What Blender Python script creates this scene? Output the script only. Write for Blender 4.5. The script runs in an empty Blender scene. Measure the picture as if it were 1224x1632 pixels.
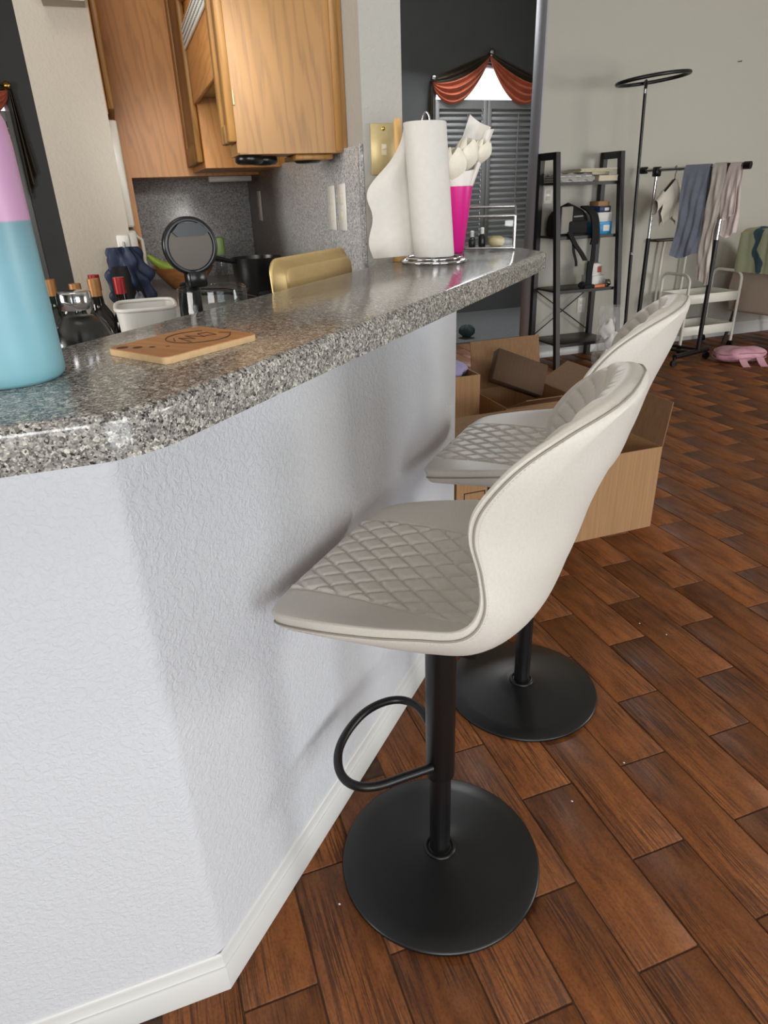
import bpy, bmesh, math, random
from mathutils import Vector, Matrix
random.seed(7)
C = bpy.context.scene.collection
PI = math.pi
SQ = math.sqrt(0.5)
HOUSE = PI / 4            # the house is turned 45 degrees to the breakfast bar: local x = a, local y = b

def W(a, b, z=0.0):       # house axes to world
    return Vector(((a - b) * SQ, (a + b) * SQ, z))

# ------------------------------------------------------------------ camera
cam_d = bpy.data.cameras.new('camera')
cam = bpy.data.objects.new('camera', cam_d)
C.objects.link(cam)
F_PX, PITCH, ROLL, YAW = 1062.2, 0.445605, -0.036848, -0.455608
cam_d.sensor_fit = 'HORIZONTAL'
cam_d.sensor_width = 36.0
cam_d.lens = F_PX / 1224.0 * 36.0
cam_d.clip_start = 0.02
fw = Vector((math.sin(YAW) * math.cos(PITCH), math.cos(YAW) * math.cos(PITCH), -math.sin(PITCH)))
rt = Vector((math.cos(YAW), -math.sin(YAW), 0))
up = rt.cross(fw)
r2 = math.cos(ROLL) * rt + math.sin(ROLL) * up
u2 = -math.sin(ROLL) * rt + math.cos(ROLL) * up
cam.matrix_world = Matrix(((r2.x, u2.x, -fw.x, 0.569928), (r2.y, u2.y, -fw.y, -0.500630),
                           (r2.z, u2.z, -fw.z, 1.235637), (0, 0, 0, 1)))
bpy.context.scene.camera = cam

# ------------------------------------------------------------------ world, lights, exposure
sc = bpy.context.scene
sc.view_settings.view_transform = 'Standard'
sc.view_settings.look = 'None'
sc.view_settings.gamma = 1.0
sc.view_settings.use_curve_mapping = False
sc.view_settings.exposure = -0.55
wd = bpy.data.worlds.new('sky')
sc.world = wd
wd.use_nodes = True
bg = wd.node_tree.nodes['Background']
bg.inputs['Color'].default_value = (0.86, 0.94, 1.0, 1)
bg.inputs['Strength'].default_value = 3.0

def area(name, loc, target, sx, sy, power, col):
    l = bpy.data.lights.new(name, 'AREA')
    l.shape = 'RECTANGLE'
    l.size, l.size_y, l.energy, l.color = sx, sy, power, col
    o = bpy.data.objects.new(name, l)
    C.objects.link(o)
    o.location = loc
    d = Vector(target) - Vector(loc)
    o.rotation_euler = d.to_track_quat('-Z', 'Y').to_euler()
    return o
# daylight through the glass door behind the camera, then added fill lights from unseen sources
area('daylight_patio_door', W(1.75, -3.7, 1.15), W(1.75, 0, 1.1), 1.9, 2.0, 82, (0.93, 0.96, 1.0))
area('dining_side_fill', W(-4.3, 0.2, 1.5), W(0, 0.6, 1.2), 1.8, 1.3, 160, (1.0, 0.95, 0.88))  # soft fill for the kitchen from an unseen opening on the dining side
area('living_side_fill', W(6.3, -1.2, 1.1), W(3.6, 3.9, 0.8), 1.6, 1.3, 175, (1.0, 0.97, 0.92))  # unseen fill aimed at the far living-room wall
area('back_wall_fill', W(-0.75, -3.7, 1.5), W(-0.2, 1.5, 1.3), 1.5, 1.2, 110, (1.0, 0.98, 0.95))  # added behind the camera to brighten the kitchen cabinets
area('hall_fill_light', W(3.3, 5.6, 2.75), W(3.0, 3.4, 0.2), 1.2, 0.5, 90, (0.95, 0.98, 1.0))  # fill lamp added inside the hall, hung above the window
area('kitchen_fill_lamp', W(-0.15, 0.35, 2.95), W(0.3, 2.6, 1.2), 0.6, 0.6, 10, (1.0, 0.96, 0.90))  # unseen lamp added to lift the kitchen

sl = bpy.data.lights.new('backsplash_fill_spot', 'SPOT')  # unseen spot added to brighten the rear backsplash
sl.energy, sl.spot_size, sl.spot_blend, sl.shadow_soft_size, sl.color = 60, math.radians(26), 0.7, 0.10, (1.0, 0.98, 0.95)
so = bpy.data.objects.new('backsplash_fill_spot', sl)
C.objects.link(so)
so.location = W(0.25, 0.3, 1.72)
so.rotation_euler = (W(0.34, 2.68, 1.12) - so.location).to_track_quat('-Z', 'Y').to_euler()

# ------------------------------------------------------------------ materials
def lin(c):
    return tuple(((x / 255.0) / 12.92 if x / 255.0 <= 0.04045 else ((x / 255.0 + 0.055) / 1.055) ** 2.4) for x in c) + (1.0,)

class NT:
    def __init__(s, name):
        s.m = bpy.data.materials.new(name)
        s.m.use_nodes = True
        s.t = s.m.node_tree
        s.p = s.t.nodes['Principled BSDF']
    def n(s, typ, **kw):
        nd = s.t.nodes.new(typ)
        for k, v in kw.items():
            if k in nd.inputs.keys():
                nd.inputs[k].default_value = v
            else:
                setattr(nd, k, v)
        return nd
    def l(s, a, b):
        s.t.links.new(a, b)
    def set(s, **kw):
        for k, v in kw.items():
            s.p.inputs[k.replace('_', ' ')].default_value = v
    def coord(s, scale=(1, 1, 1), kind='Object', rnd=False):
        tc = s.n('ShaderNodeTexCoord')
        mp = s.n('ShaderNodeMapping')
        mp.inputs['Scale'].default_value = scale
        s.l(tc.outputs[kind], mp.inputs['Vector'])
        if rnd:
            oi = s.n('ShaderNodeObjectInfo')
            mu = s.n('ShaderNodeMath', operation='MULTIPLY')
            mu.inputs[1].default_value = 57.3
            s.l(oi.outputs['Random'], mu.inputs[0])
            cb = s.n('ShaderNodeCombineXYZ')
            for i in range(3):
                s.l(mu.outputs[0], cb.inputs[i])
            s.l(cb.outputs[0], mp.inputs['Location'])
        return mp.outputs['Vector']
    def ramp(s, fac, stops, const=False):
        r = s.n('ShaderNodeValToRGB')
        if const:
            r.color_ramp.interpolation = 'CONSTANT'
        e = r.color_ramp.elements
        while len(e) < len(stops):
            e.new(0.5)
        for i, (p, c) in enumerate(stops):
            e[i].position = p
            e[i].color = c if len(c) == 4 else tuple(c) + (1,)
        s.l(fac, r.inputs['Fac'])
        return r.outputs['Color']
    def bump(s, h, strength, dist=0.002):
        b = s.n('ShaderNodeBump')
        b.inputs['Strength'].default_value = strength
        b.inputs['Distance'].default_value = dist
        s.l(h, b.inputs['Height'])
        s.l(b.outputs['Normal'], s.p.inputs['Normal'])

def plain(name, rgb, rough=0.5, metal=0.0, noise=0.0, nscale=60, bump=0.0, bdist=0.001, **kw):
    t = NT(name)
    t.set(Base_Color=lin(rgb), Roughness=rough, Metallic=metal)
    for k, v in kw.items():
        t.p.inputs[k.replace('_', ' ')].default_value = v
    nz = t.n('ShaderNodeTexNoise', Scale=nscale, Detail=3.0)
    t.l(t.coord(), nz.inputs['Vector'])
    if noise:
        c = lin(rgb)
        lo = tuple(x * (1 - noise) for x in c[:3])
        hi = tuple(min(1, x * (1 + noise)) for x in c[:3])
        t.l(t.ramp(nz.outputs['Fac'], [(0.35, lo), (0.65, hi)]), t.p.inputs['Base Color'])
    if bump:
        t.bump(nz.outputs['Fac'], bump, bdist)
    return t.m

def drywall(name, rgb, scale=95, strength=0.5, dist=0.0025, rough=0.75):
    t = NT(name)
    t.set(Base_Color=lin(rgb), Roughness=rough)
    v = t.coord()
    n1 = t.n('ShaderNodeTexNoise', Scale=scale, Detail=2.5, Roughness=0.55, Distortion=0.6)
    t.l(v, n1.inputs['Vector'])
    r = t.ramp(n1.outputs['Fac'], [(0.42, (0, 0, 0)), (0.60, (1, 1, 1))])
    t.bump(r, strength, dist)
    return t.m

def granite(name, stops, scale, rough, bumps=0.0, coat=0.0):
    t = NT(name)
    v = t.coord()
    a = t.n('ShaderNodeTexVoronoi', Scale=scale)
    b = t.n('ShaderNodeTexVoronoi', Scale=scale * 2.3)
    t.l(v, a.inputs['Vector'])
    t.l(v, b.inputs['Vector'])
    sa = t.n('ShaderNodeSeparateColor')
    t.l(a.outputs['Color'], sa.inputs[0])
    sb = t.n('ShaderNodeSeparateColor')
    t.l(b.outputs['Color'], sb.inputs[0])
    ca = t.ramp(sa.outputs[0], stops, True)
    cb = t.ramp(sb.outputs[1], stops, True)
    mx = t.n('ShaderNodeMix', data_type='RGBA')
    t.l(sb.outputs[2], mx.inputs[0])
    t.l(ca, mx.inputs[6])
    t.l(cb, mx.inputs[7])
    t.l(mx.outputs[2], t.p.inputs['Base Color'])
    t.set(Roughness=rough, Coat_Weight=coat, Coat_Roughness=0.08)
    return t.m

def oak(name, mid, axis='z', scale=1.0, rough=0.42):
    t = NT(name)
    k1 = {'z': (1, 1, 0.13), 'x': (0.13, 1, 1), 'y': (1, 0.13, 1)}[axis]
    v = t.coord(tuple(q * scale for q in k1), rnd=True)
    w = t.n('ShaderNodeTexWave', wave_type='BANDS', bands_direction='DIAGONAL', Scale=19.0, Distortion=11.0, Detail=3.0)
    w.inputs['Detail Scale'].default_value = 0.9
    w.inputs['Detail Roughness'].default_value = 0.55
    t.l(v, w.inputs['Vector'])
    k2 = {'z': (260, 260, 7), 'x': (7, 260, 260), 'y': (260, 7, 260)}[axis]
    v2 = t.coord(k2, rnd=True)
    n2 = t.n('ShaderNodeTexNoise', Scale=1.0, Detail=3.0)
    t.l(v2, n2.inputs['Vector'])
    ad = t.n('ShaderNodeMath', operation='MULTIPLY_ADD')
    ad.inputs[1].default_value = 0.9
    t.l(n2.outputs['Fac'], ad.inputs[0])
    t.l(w.outputs['Fac'], ad.inputs[2])
    c = lin(mid)[:3]
    f = lambda k, g=1.0: (c[0] * k, c[1] * k * g, c[2] * k * g * g)
    col = t.ramp(ad.outputs[0], [(0.22, f(0.74, .95)), (0.40, f(0.93)), (0.7, f(1.05)), (1.0, f(1.15, 1.01))])
    t.l(col, t.p.inputs['Base Color'])
    t.set(Roughness=rough)
    t.bump(ad.outputs[0], 0.08, 0.001)
    return t.m

def plank_mat():
    t = NT('wood_look_tile')
    v = t.coord((7, 30, 7), rnd=True)
    n = t.n('ShaderNodeTexNoise', Scale=1.0, Detail=5.0, Roughness=0.65, Distortion=0.5)
    t.l(v, n.inputs['Vector'])
    v2 = t.coord((9, 260, 9), rnd=True)
    n2 = t.n('ShaderNodeTexNoise', Scale=1.0, Detail=4.0, Distortion=0.6)
    t.l(v2, n2.inputs['Vector'])
    v3 = t.coord((5, 9, 5), rnd=True)
    n3 = t.n('ShaderNodeTexNoise', Scale=1.0, Detail=2.0)
    t.l(v3, n3.inputs['Vector'])
    v4 = t.coord((160, 220, 160), rnd=True)
    n4 = t.n('ShaderNodeTexNoise', Scale=1.0, Detail=2.0)
    t.l(v4, n4.inputs['Vector'])
    # dark grain lines appear only where the coarse noise lets them
    gate = t.ramp(n3.outputs['Fac'], [(0.42, (0, 0, 0)), (0.58, (1, 1, 1))])
    lines = t.ramp(n2.outputs['Fac'], [(0.40, (0.85, 0.85, 0.85)), (0.53, (0, 0, 0))])
    mul = t.n('ShaderNodeMath', operation='MULTIPLY')
    t.l(gate, mul.inputs[0])
    t.l(lines, mul.inputs[1])
    base = t.ramp(n.outputs['Fac'], [(0.3, lin((98, 55, 27))), (0.5, lin((132, 78, 39))), (0.7, lin((148, 91, 47)))])
    mx = t.n('ShaderNodeMix', data_type='RGBA')
    mx.inputs[7].default_value = lin((70, 39, 21))
    t.l(mul.outputs[0], mx.inputs[0])
    t.l(base, mx.inputs[6])
    spk = t.n('ShaderNodeMix', data_type='RGBA', blend_type='MULTIPLY')
    spk.inputs[0].default_value = 0.55
    t.l(mx.outputs[2], spk.inputs[6])
    t.l(t.ramp(n4.outputs['Fac'], [(0.3, (0.5, 0.48, 0.45)), (0.55, (1, 1, 1))]), spk.inputs[7])
    oi = t.n('ShaderNodeObjectInfo')
    tone = t.ramp(oi.outputs['Random'], [(0.0, (0.84, 0.82, 0.79)), (0.5, (0.93, 0.92, 0.91)), (1.0, (1.02, 1.0, 0.95))])
    m2 = t.n('ShaderNodeMix', data_type='RGBA', blend_type='MULTIPLY')
    m2.inputs[0].default_value = 1.0
    t.l(spk.outputs[2], m2.inputs[6])
    t.l(tone, m2.inputs[7])
    t.l(m2.outputs[2], t.p.inputs['Base Color'])
    t.set(Roughness=0.5, Specular_IOR_Level=0.32)
    inv = t.n('ShaderNodeMath', operation='SUBTRACT')
    inv.inputs[0].default_value = 1.0
    t.l(mul.outputs[0], inv.inputs[1])
    ad = t.n('ShaderNodeMath', operation='MULTIPLY_ADD')
    ad.inputs[1].default_value = 0.25
    t.l(n4.outputs['Fac'], ad.inputs[0])
    t.l(inv.outputs[0], ad.inputs[2])
    t.bump(ad.outputs[0], 0.5, 0.0012)
    return t.m

def glass(name, rgb=(250, 252, 252), rough=0.0, ior=1.45):
    t = NT(name)
    t.set(Base_Color=lin(rgb), Roughness=rough, IOR=ior, Transmission_Weight=1.0)
    return t.m

def thin_glass(name, tint=(246, 248, 248)):
    t = NT(name)
    tr = t.n('ShaderNodeBsdfTransparent')
    tr.inputs['Color'].default_value = lin(tint)
    gl = t.n('ShaderNodeBsdfGlossy')
    gl.inputs['Roughness'].default_value = 0.02
    fr_ = t.n('ShaderNodeFresnel')
    fr_.inputs['IOR'].default_value = 1.45
    mx = t.n('ShaderNodeMixShader')
    ge = t.n('ShaderNodeNewGeometry')
    iv = t.n('ShaderNodeMath', operation='SUBTRACT')
    iv.inputs[0].default_value = 1.0
    t.l(ge.outputs['Backfacing'], iv.inputs[1])
    mf = t.n('ShaderNodeMath', operation='MULTIPLY')
    t.l(fr_.outputs[0], mf.inputs[0])
    t.l(iv.outputs[0], mf.inputs[1])
    t.l(mf.outputs[0], mx.inputs[0])
    t.l(tr.outputs[0], mx.inputs[1])
    t.l(gl.outputs[0], mx.inputs[2])
    t.l(mx.outputs[0], t.t.nodes['Material Output'].inputs['Surface'])
    return t.m

def film(name, rgb, opacity):                      # thin clear plastic film or a thin window pane
    t = NT(name)
    tr = t.n('ShaderNodeBsdfTransparent')
    t.set(Base_Color=lin(rgb), Roughness=0.12)
    mx = t.n('ShaderNodeMixShader')
    mx.inputs[0].default_value = opacity
    out = t.t.nodes['Material Output']
    t.l(tr.outputs[0], mx.inputs[1])
    t.l(t.p.outputs[0], mx.inputs[2])
    t.l(mx.outputs[0], out.inputs['Surface'])
    return t.m

def cardboard(name, rgb):
    t = NT(name)
    v = t.coord((130, 130, 4))
    n = t.n('ShaderNodeTexNoise', Scale=1.0, Detail=3.0)
    t.l(v, n.inputs['Vector'])
    c = lin(rgb)[:3]
    t.l(t.ramp(n.outputs['Fac'], [(0.3, tuple(x * 0.88 for x in c)), (0.7, tuple(x * 1.1 for x in c))]), t.p.inputs['Base Color'])
    t.set(Roughness=0.85)
    t.bump(n.outputs['Fac'], 0.15, 0.001)
    return t.m

G = {}
G['wall'] = drywall('white_textured_paint', (206, 208, 213), 120, 0.34, 0.0025)
G['wall_far'] = drywall('greige_paint', (186, 184, 174), 70, 0.2, 0.002)
G['wall_col'] = drywall('pale_paint', (168, 166, 160), 70, 0.3, 0.002)
G['wall_beige'] = drywall('beige_textured_paint', (184, 175, 161), 90, 0.22, 0.002)
G['wall_dark'] = plain('charcoal_paint', (74, 75, 76), 0.8, noise=0.06, nscale=3, bump=0.2)
G['trim'] = plain('white_trim_paint', (208, 208, 206), 0.35, bump=0.05, nscale=20)
G['ceil'] = plain('white_ceiling_paint', (212, 210, 204), 0.9, bump=0.3, nscale=80)
G['grout'] = plain('brown_grout', (74, 50, 34), 0.9, noise=0.2, nscale=40)
G['plank'] = plank_mat()
G['carpet'] = plain('grey_carpet', (84, 84, 85), 0.95, noise=0.25, nscale=120, bump=0.8, bdist=0.006)
k = lambda *c: lin(c)
G['counter'] = granite('speckled_grey_laminate', [(0.0, k(38, 36, 36)), (0.13, k(92, 89, 86)), (0.36, k(132, 129, 124)), (0.68, k(170, 167, 160)), (0.90, k(212, 208, 198))], 270, 0.15)
G['splash'] = granite('speckled_backsplash_laminate', [(0.0, k(104, 104, 106)), (0.15, k(146, 146, 148)), (0.42, k(172, 171, 170)), (0.75, k(192, 191, 189)), (0.93, k(214, 212, 208))], 210, 0.3)
G['oak'] = oak('oak_vertical_grain', (162, 118, 64))
G['oak_lifted'] = oak('oak_vertical_grain_lifted', (204, 140, 72))  # same oak, colour raised to make up for blocked light in the kitchen
G['oak_h'] = oak('oak_horizontal_grain', (182, 124, 68), 'y')
G['leather'] = plain('off_white_leatherette', (208, 202, 193), 0.52, noise=0.03, nscale=300, bump=0.12, bdist=0.0006)
G['stitch'] = plain('grey_beige_seam_thread', (150, 142, 132), 0.7, bump=0.2)
G['black'] = plain('matte_black_metal', (12, 12, 13), 0.38, 0.0, bump=0.04, nscale=200)
G['black_soft'] = plain('black_fabric', (17, 17, 19), 0.85, noise=0.3, nscale=150, bump=0.4)
G['black_plastic'] = plain('black_plastic', (14, 14, 15), 0.3, bump=0.03)
G['black_wood'] = plain('black_painted_metal', (30, 29, 29), 0.5, bump=0.05)
G['shelf_board'] = plain('dark_brown_board', (48, 42, 38), 0.4, noise=0.15, nscale=30)
G['chrome'] = plain('chrome', (205, 205, 208), 0.12, 1.0, bump=0.02)
G['steel'] = plain('brushed_steel', (150, 148, 145), 0.28, 1.0, noise=0.05, nscale=200)
G['brass'] = plain('satin_brass', (196, 178, 132), 0.45, 0.45, noise=0.04, nscale=80)
G['gold_brass'] = plain('polished_brass', (205, 165, 80), 0.2, 1.0, bump=0.02)
G['white_plastic'] = plain('white_plastic', (228, 226, 220), 0.35, bump=0.03)
G['fridge'] = plain('almond_white_enamel', (226, 220, 206), 0.3, bump=0.05)
G['paper'] = plain('white_paper_towel', (206, 203, 197), 0.95, noise=0.02, nscale=80, bump=0.35)
G['wrap'] = plain('white_wrapping_paper', (226, 222, 216), 0.75, noise=0.02, nscale=20, bump=0.1)
G['petal'] = plain('cream_white_petal', (226, 220, 204), 0.6, noise=0.04, nscale=60)
G['pink'] = plain('magenta_plastic', (206, 28, 130), 0.35, noise=0.04, nscale=20)
G['bamboo'] = oak('bamboo_board', (178, 124, 78), 'x', 1.2, 0.5)
G['bamboo_edge'] = plain('pale_bamboo_edge', (206, 172, 128), 0.6, noise=0.08, nscale=90)
G['engrave'] = plain('burnt_engraving', (82, 52, 30), 0.8, noise=0.1)
G['dowel'] = oak('light_maple_dowel', (200, 158, 100), 'z', 1.5, 0.5)
G['gold_pan'] = plain('champagne_gold_nonstick', (188, 162, 112), 0.45, 0.6, noise=0.03, nscale=60)
G['glass'] = thin_glass('clear_glass')
G['pane'] = film('window_pane', (235, 240, 245), 0.06)
G['film'] = film('clear_plastic_film', (205, 205, 205), 0.42)
G['film_thin'] = film('thin_clear_film', (215, 215, 215), 0.2)
G['smoke'] = plain('dark_liquid', (30, 28, 27), 0.25)
G['card'] = cardboard('cardboard', (164, 126, 88))
G['card_in'] = cardboard('cardboard_inside', (134, 101, 70))
G['card_dark'] = cardboard('dark_brown_cardboard', (84, 62, 45))
G['card_ink'] = plain('black_print', (38, 30, 26), 0.8)
G['rust'] = plain('rust_satin', (176, 84, 52), 0.38, noise=0.12, nscale=14, Sheen_Weight=0.3)
G['olive'] = plain('dark_brown_unlit_satin', (52, 42, 30), 0.5, noise=0.15, nscale=20)  # dark satin, also used for the unlit top of the backlit swags
G['shutter'] = plain('grey_shutter_paint', (118, 118, 118), 0.45, bump=0.03)
G['denim'] = plain('slate_blue_cotton', (136, 143, 160), 0.9, noise=0.06, nscale=25, bump=0.3)
G['cloth_grey'] = plain('pale_grey_cotton', (206, 198, 190), 0.9, noise=0.04, nscale=25, bump=0.3)
G['cloth_rose'] = plain('pale_rose_cotton', (212, 198, 194), 0.9, noise=0.04, nscale=25, bump=0.3)
G['cloth_cream'] = plain('cream_cotton', (208, 202, 190), 0.9, noise=0.04, nscale=25, bump=0.3)
G['cart'] = plain('white_enamelled_metal', (222, 220, 210), 0.4, bump=0.03)
G['beige_fab'] = plain('beige_upholstery', (182, 164, 150), 0.95, noise=0.06, nscale=200, bump=0.4)
G['pink_cloth'] = plain('dusty_pink_nylon', (200, 150, 164), 0.6, noise=0.08, nscale=20, bump=0.2)
G['teal_dark'] = plain('dark_teal_wool', (30, 48, 48), 0.9, noise=0.2, nscale=40, bump=0.5)
G['lavender'] = plain('lavender_cloth', (150, 142, 178), 0.9, noise=0.08, nscale=30, bump=0.2)
G['cyan_box'] = plain('bright_blue_print', (38, 146, 206), 0.45, noise=0.03)
G['navy_box'] = plain('navy_print', (32, 48, 88), 0.5)
G['white_box'] = plain('white_card', (222, 220, 216), 0.6, noise=0.02)
G['grey_box'] = plain('grey_card', (142, 138, 132), 0.6, noise=0.04)
G['cream_book'] = plain('cream_pages', (212, 202, 176), 0.8, noise=0.05, nscale=90)
G['green_mag'] = plain('olive_green_cover', (132, 136, 92), 0.5, noise=0.1)
G['orange'] = plain('orange_print', (222, 122, 74), 0.5)
G['red_print'] = plain('brick_red_print', (178, 86, 62), 0.6)
G['green_glass'] = plain('dark_green_glass', (22, 34, 26), 0.08, IOR=1.5)
G['brown_glass'] = plain('near_black_glass', (20, 17, 15), 0.08, IOR=1.5)
G['red_foil'] = plain('red_foil', (158, 34, 36), 0.35, 0.3)
G['cork_foil'] = plain('tan_foil', (170, 122, 72), 0.4, 0.3)
G['label'] = plain('cream_label', (214, 206, 192), 0.7, noise=0.03)
G['blue_bag'] = plain('navy_blue_nylon', (25, 38, 68), 0.55, noise=0.15, nscale=30, bump=0.3)
G['grey_bag'] = plain('grey_nylon', (98, 102, 112), 0.6, noise=0.1, nscale=30, bump=0.3)
G['wood_bowl'] = oak('acacia_bowl', (176, 116, 66), 'x', 1.5)
G['banana'] = plain('green_yellow_peel', (150, 176, 62), 0.5, noise=0.08, nscale=20)
G['green_cap'] = plain('sage_green_cap', (134, 156, 96), 0.5)
G['wax'] = plain('tan_wax', (196, 178, 132), 0.4, noise=0.05)
G['terracotta'] = plain('rust_knit', (150, 82, 48), 0.9, noise=0.2, nscale=40)

def tumbler_mat():
    t = NT('teal_to_pink_coating')
    tc = t.n('ShaderNodeTexCoord')
    sx = t.n('ShaderNodeSeparateXYZ')
    t.l(tc.outputs['Object'], sx.inputs[0])
    d = t.n('ShaderNodeMath', operation='DIVIDE')
    d.inputs[1].default_value = 0.3
    t.l(sx.outputs['Z'], d.inputs[0])
    col = t.ramp(d.outputs[0], [(0.0, lin((126, 178, 190))), (0.35, lin((122, 168, 182))), (0.476, lin((112, 152, 164))), (0.478, lin((196, 150, 186))), (0.8, lin((192, 146, 184)))])
    t.l(col, t.p.inputs['Base Color'])
    t.set(Roughness=0.38)
    return t.m
G['tumbler'] = tumbler_mat()

def blanket_mat():
    t = NT('pale_green_print_blanket')
    v = t.coord((1, 1, 1))
    n = t.n('ShaderNodeTexNoise', Scale=4.5, Detail=2.0, Distortion=0.6)
    t.l(v, n.inputs['Vector'])
    col = t.ramp(n.outputs['Fac'], [(0.0, lin((46, 70, 84))), (0.37, lin((58, 84, 96))), (0.39, lin((170, 176, 144))), (0.62, lin((176, 180, 150))), (0.64, lin((190, 162, 106))), (1.0, lin((196, 170, 120)))])
    t.l(col, t.p.inputs['Base Color'])
    t.set(Roughness=0.95)
    return t.m
G['blanket'] = blanket_mat()

# ------------------------------------------------------------------ mesh helpers
class MB:
    def __init__(s):
        s.bm = bmesh.new()
    def _add(s, vs, fs, smooth=False, mat=None):
        bv = [s.bm.verts.new(mat @ Vector(v) if mat else v) for v in vs]
        for f in fs:
            try:
                fc = s.bm.faces.new([bv[i] for i in f])
                fc.smooth = smooth
            except ValueError:
                pass
        return bv
    def box(s, x0, x1, y0, y1, z0, z1, bev=0.0, mat=None, seg=1):
        vs = [(x, y, z) for z in (z0, z1) for y in (y0, y1) for x in (x0, x1)]
        fs = [(0, 2, 3, 1), (4, 5, 7, 6), (0, 1, 5, 4), (2, 6, 7, 3), (0, 4, 6, 2), (1, 3, 7, 5)]
        if bev <= 0:
            s._add(vs, fs, mat=mat)
            return s
        b = bmesh.new()
        bv = [b.verts.new(v) for v in vs]
        for f in fs:
            b.faces.new([bv[i] for i in f])
        bmesh.ops.bevel(b, geom=b.edges[:], offset=bev, segments=seg, affect='EDGES', profile=0.5)
        b.verts.index_update()
        s._add([v.co[:] for v in b.verts], [[v.index for v in f.verts] for f in b.faces], smooth=seg > 1, mat=mat)
        b.free()
        return s
    def tube(s, path, r, n=10, closed=False, mat=None, caps=True):
        P = [Vector(p) for p in path]
        m = len(P)
        rs = r if isinstance(r, (list, tuple)) else [r] * m
        prev = None
        vs, fs = [], []
        for i in range(m):
            if closed:
                t = (P[(i + 1) % m] - P[i - 1])
            else:
                t = P[min(i + 1, m - 1)] - P[max(i - 1, 0)]
            t.normalize()
            if prev is None:
                a = Vector((0, 0, 1)) if abs(t.z) < 0.9 else Vector((1, 0, 0))
                nrm = (a - t * a.dot(t)).normalized()
            else:
                nrm = (prev - t * prev.dot(t)).normalized()
            prev = nrm
            bn = t.cross(nrm)
            for j in range(n):
                q = 2 * PI * j / n
                vs.append(P[i] + (nrm * math.cos(q) + bn * math.sin(q)) * rs[i])
        for i in range(m if closed else m - 1):
            for j in range(n):
                a0, a1 = i * n + j, i * n + (j + 1) % n
                i2 = (i + 1) % m
                fs.append((a0, a1, i2 * n + (j + 1) % n, i2 * n + j))
        bv = s._add(vs, fs, True, mat)
        if caps and not closed:
            for ring in (bv[:n][::-1], bv[-n:]):
                try:
                    s.bm.faces.new(ring)
                except ValueError:
                    pass
        return s
    def lathe(s, prof, n=32, c=(0, 0, 0), mat=None, smooth=True):
        vs, fs = [], []
        m = len(prof)
        for (r, z) in prof:
            for j in range(n):
                q = 2 * PI * j / n
                vs.append((c[0] + r * math.cos(q), c[1] + r * math.sin(q), c[2] + z))
        for i in range(m - 1):
            for j in range(n):
                a0, a1 = i * n + j, i * n + (j + 1) % n
                fs.append((a0, a1, a1 + n, a0 + n))
        bv = s._add(vs, fs, smooth, mat)
        if prof[0][0] > 1e-5:
            s.bm.faces.new(bv[:n][::-1])
        if prof[-1][0] > 1e-5:
            s.bm.faces.new(bv[-n:])
        bmesh.ops.remove_doubles(s.bm, verts=bv, dist=1e-6)
        return s
    def prism(s, poly, z0, z1, mat=None, axes='xy'):
        n = len(poly)
        def P(u, v, w):
            return (u, v, w) if axes == 'xy' else ((u, w, v) if axes == 'xz' else (w, u, v))
        vs = [P(u, v, z0) for u, v in poly] + [P(u, v, z1) for u, v in poly]
        fs = [tuple(range(n))[::-1], tuple(range(n, 2 * n))] + [(i, (i + 1) % n, n + (i + 1) % n, n + i) for i in range(n)]
        s._add(vs, fs, mat=mat)
        return s
    def grid(s, fn, nu, nv, smooth=True, mat=None, closed_u=False):
        vs = [fn(i / (nu - (0 if closed_u else 1)), j / (nv - 1)) for j in range(nv) for i in range(nu)]
        fs = []
        for j in range(nv - 1):
            for i in range(nu if closed_u else nu - 1):
                i2 = (i + 1) % nu
                fs.append((j * nu + i, j * nu + i2, (j + 1) * nu + i2, (j + 1) * nu + i))
        s._add(vs, fs, smooth, mat)
        return s
    def sheet(s, fn, nu, nv, th):                   # a closed thin sheet around fn(u,v): two skins and a rim
        pts = [[Vector(fn(i / (nu - 1), j / (nv - 1))) for i in range(nu)] for j in range(nv)]
        nr = []
        for j in range(nv):
            row = []
            for i in range(nu):
                du = pts[j][min(i + 1, nu - 1)] - pts[j][max(i - 1, 0)]
                dv = pts[min(j + 1, nv - 1)][i] - pts[max(j - 1, 0)][i]
                c = du.cross(dv)
                row.append(c.normalized() if c.length > 1e-12 else Vector((0, 0, 1)))
            nr.append(row)
        N = nu * nv
        vs = [pts[j][i] + nr[j][i] * th / 2 for j in range(nv) for i in range(nu)] + [pts[j][i] - nr[j][i] * th / 2 for j in range(nv) for i in range(nu)]
        fs = []
        for j in range(nv - 1):
            for i in range(nu - 1):
                a = j * nu + i
                fs.append((a, a + 1, a + nu + 1, a + nu))
                fs.append((N + a, N + a + nu, N + a + nu + 1, N + a + 1))
        for i in range(nu - 1):
            fs.append((i, N + i, N + i + 1, i + 1))
            a = (nv - 1) * nu + i
            fs.append((a, a + 1, N + a + 1, N + a))
        for j in range(nv - 1):
            a = j * nu
            fs.append((a, a + nu, N + a + nu, N + a))
            a = j * nu + nu - 1
            fs.append((a, N + a, N + a + nu, a + nu))
        s._add(vs, fs, True)
        return s
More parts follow.
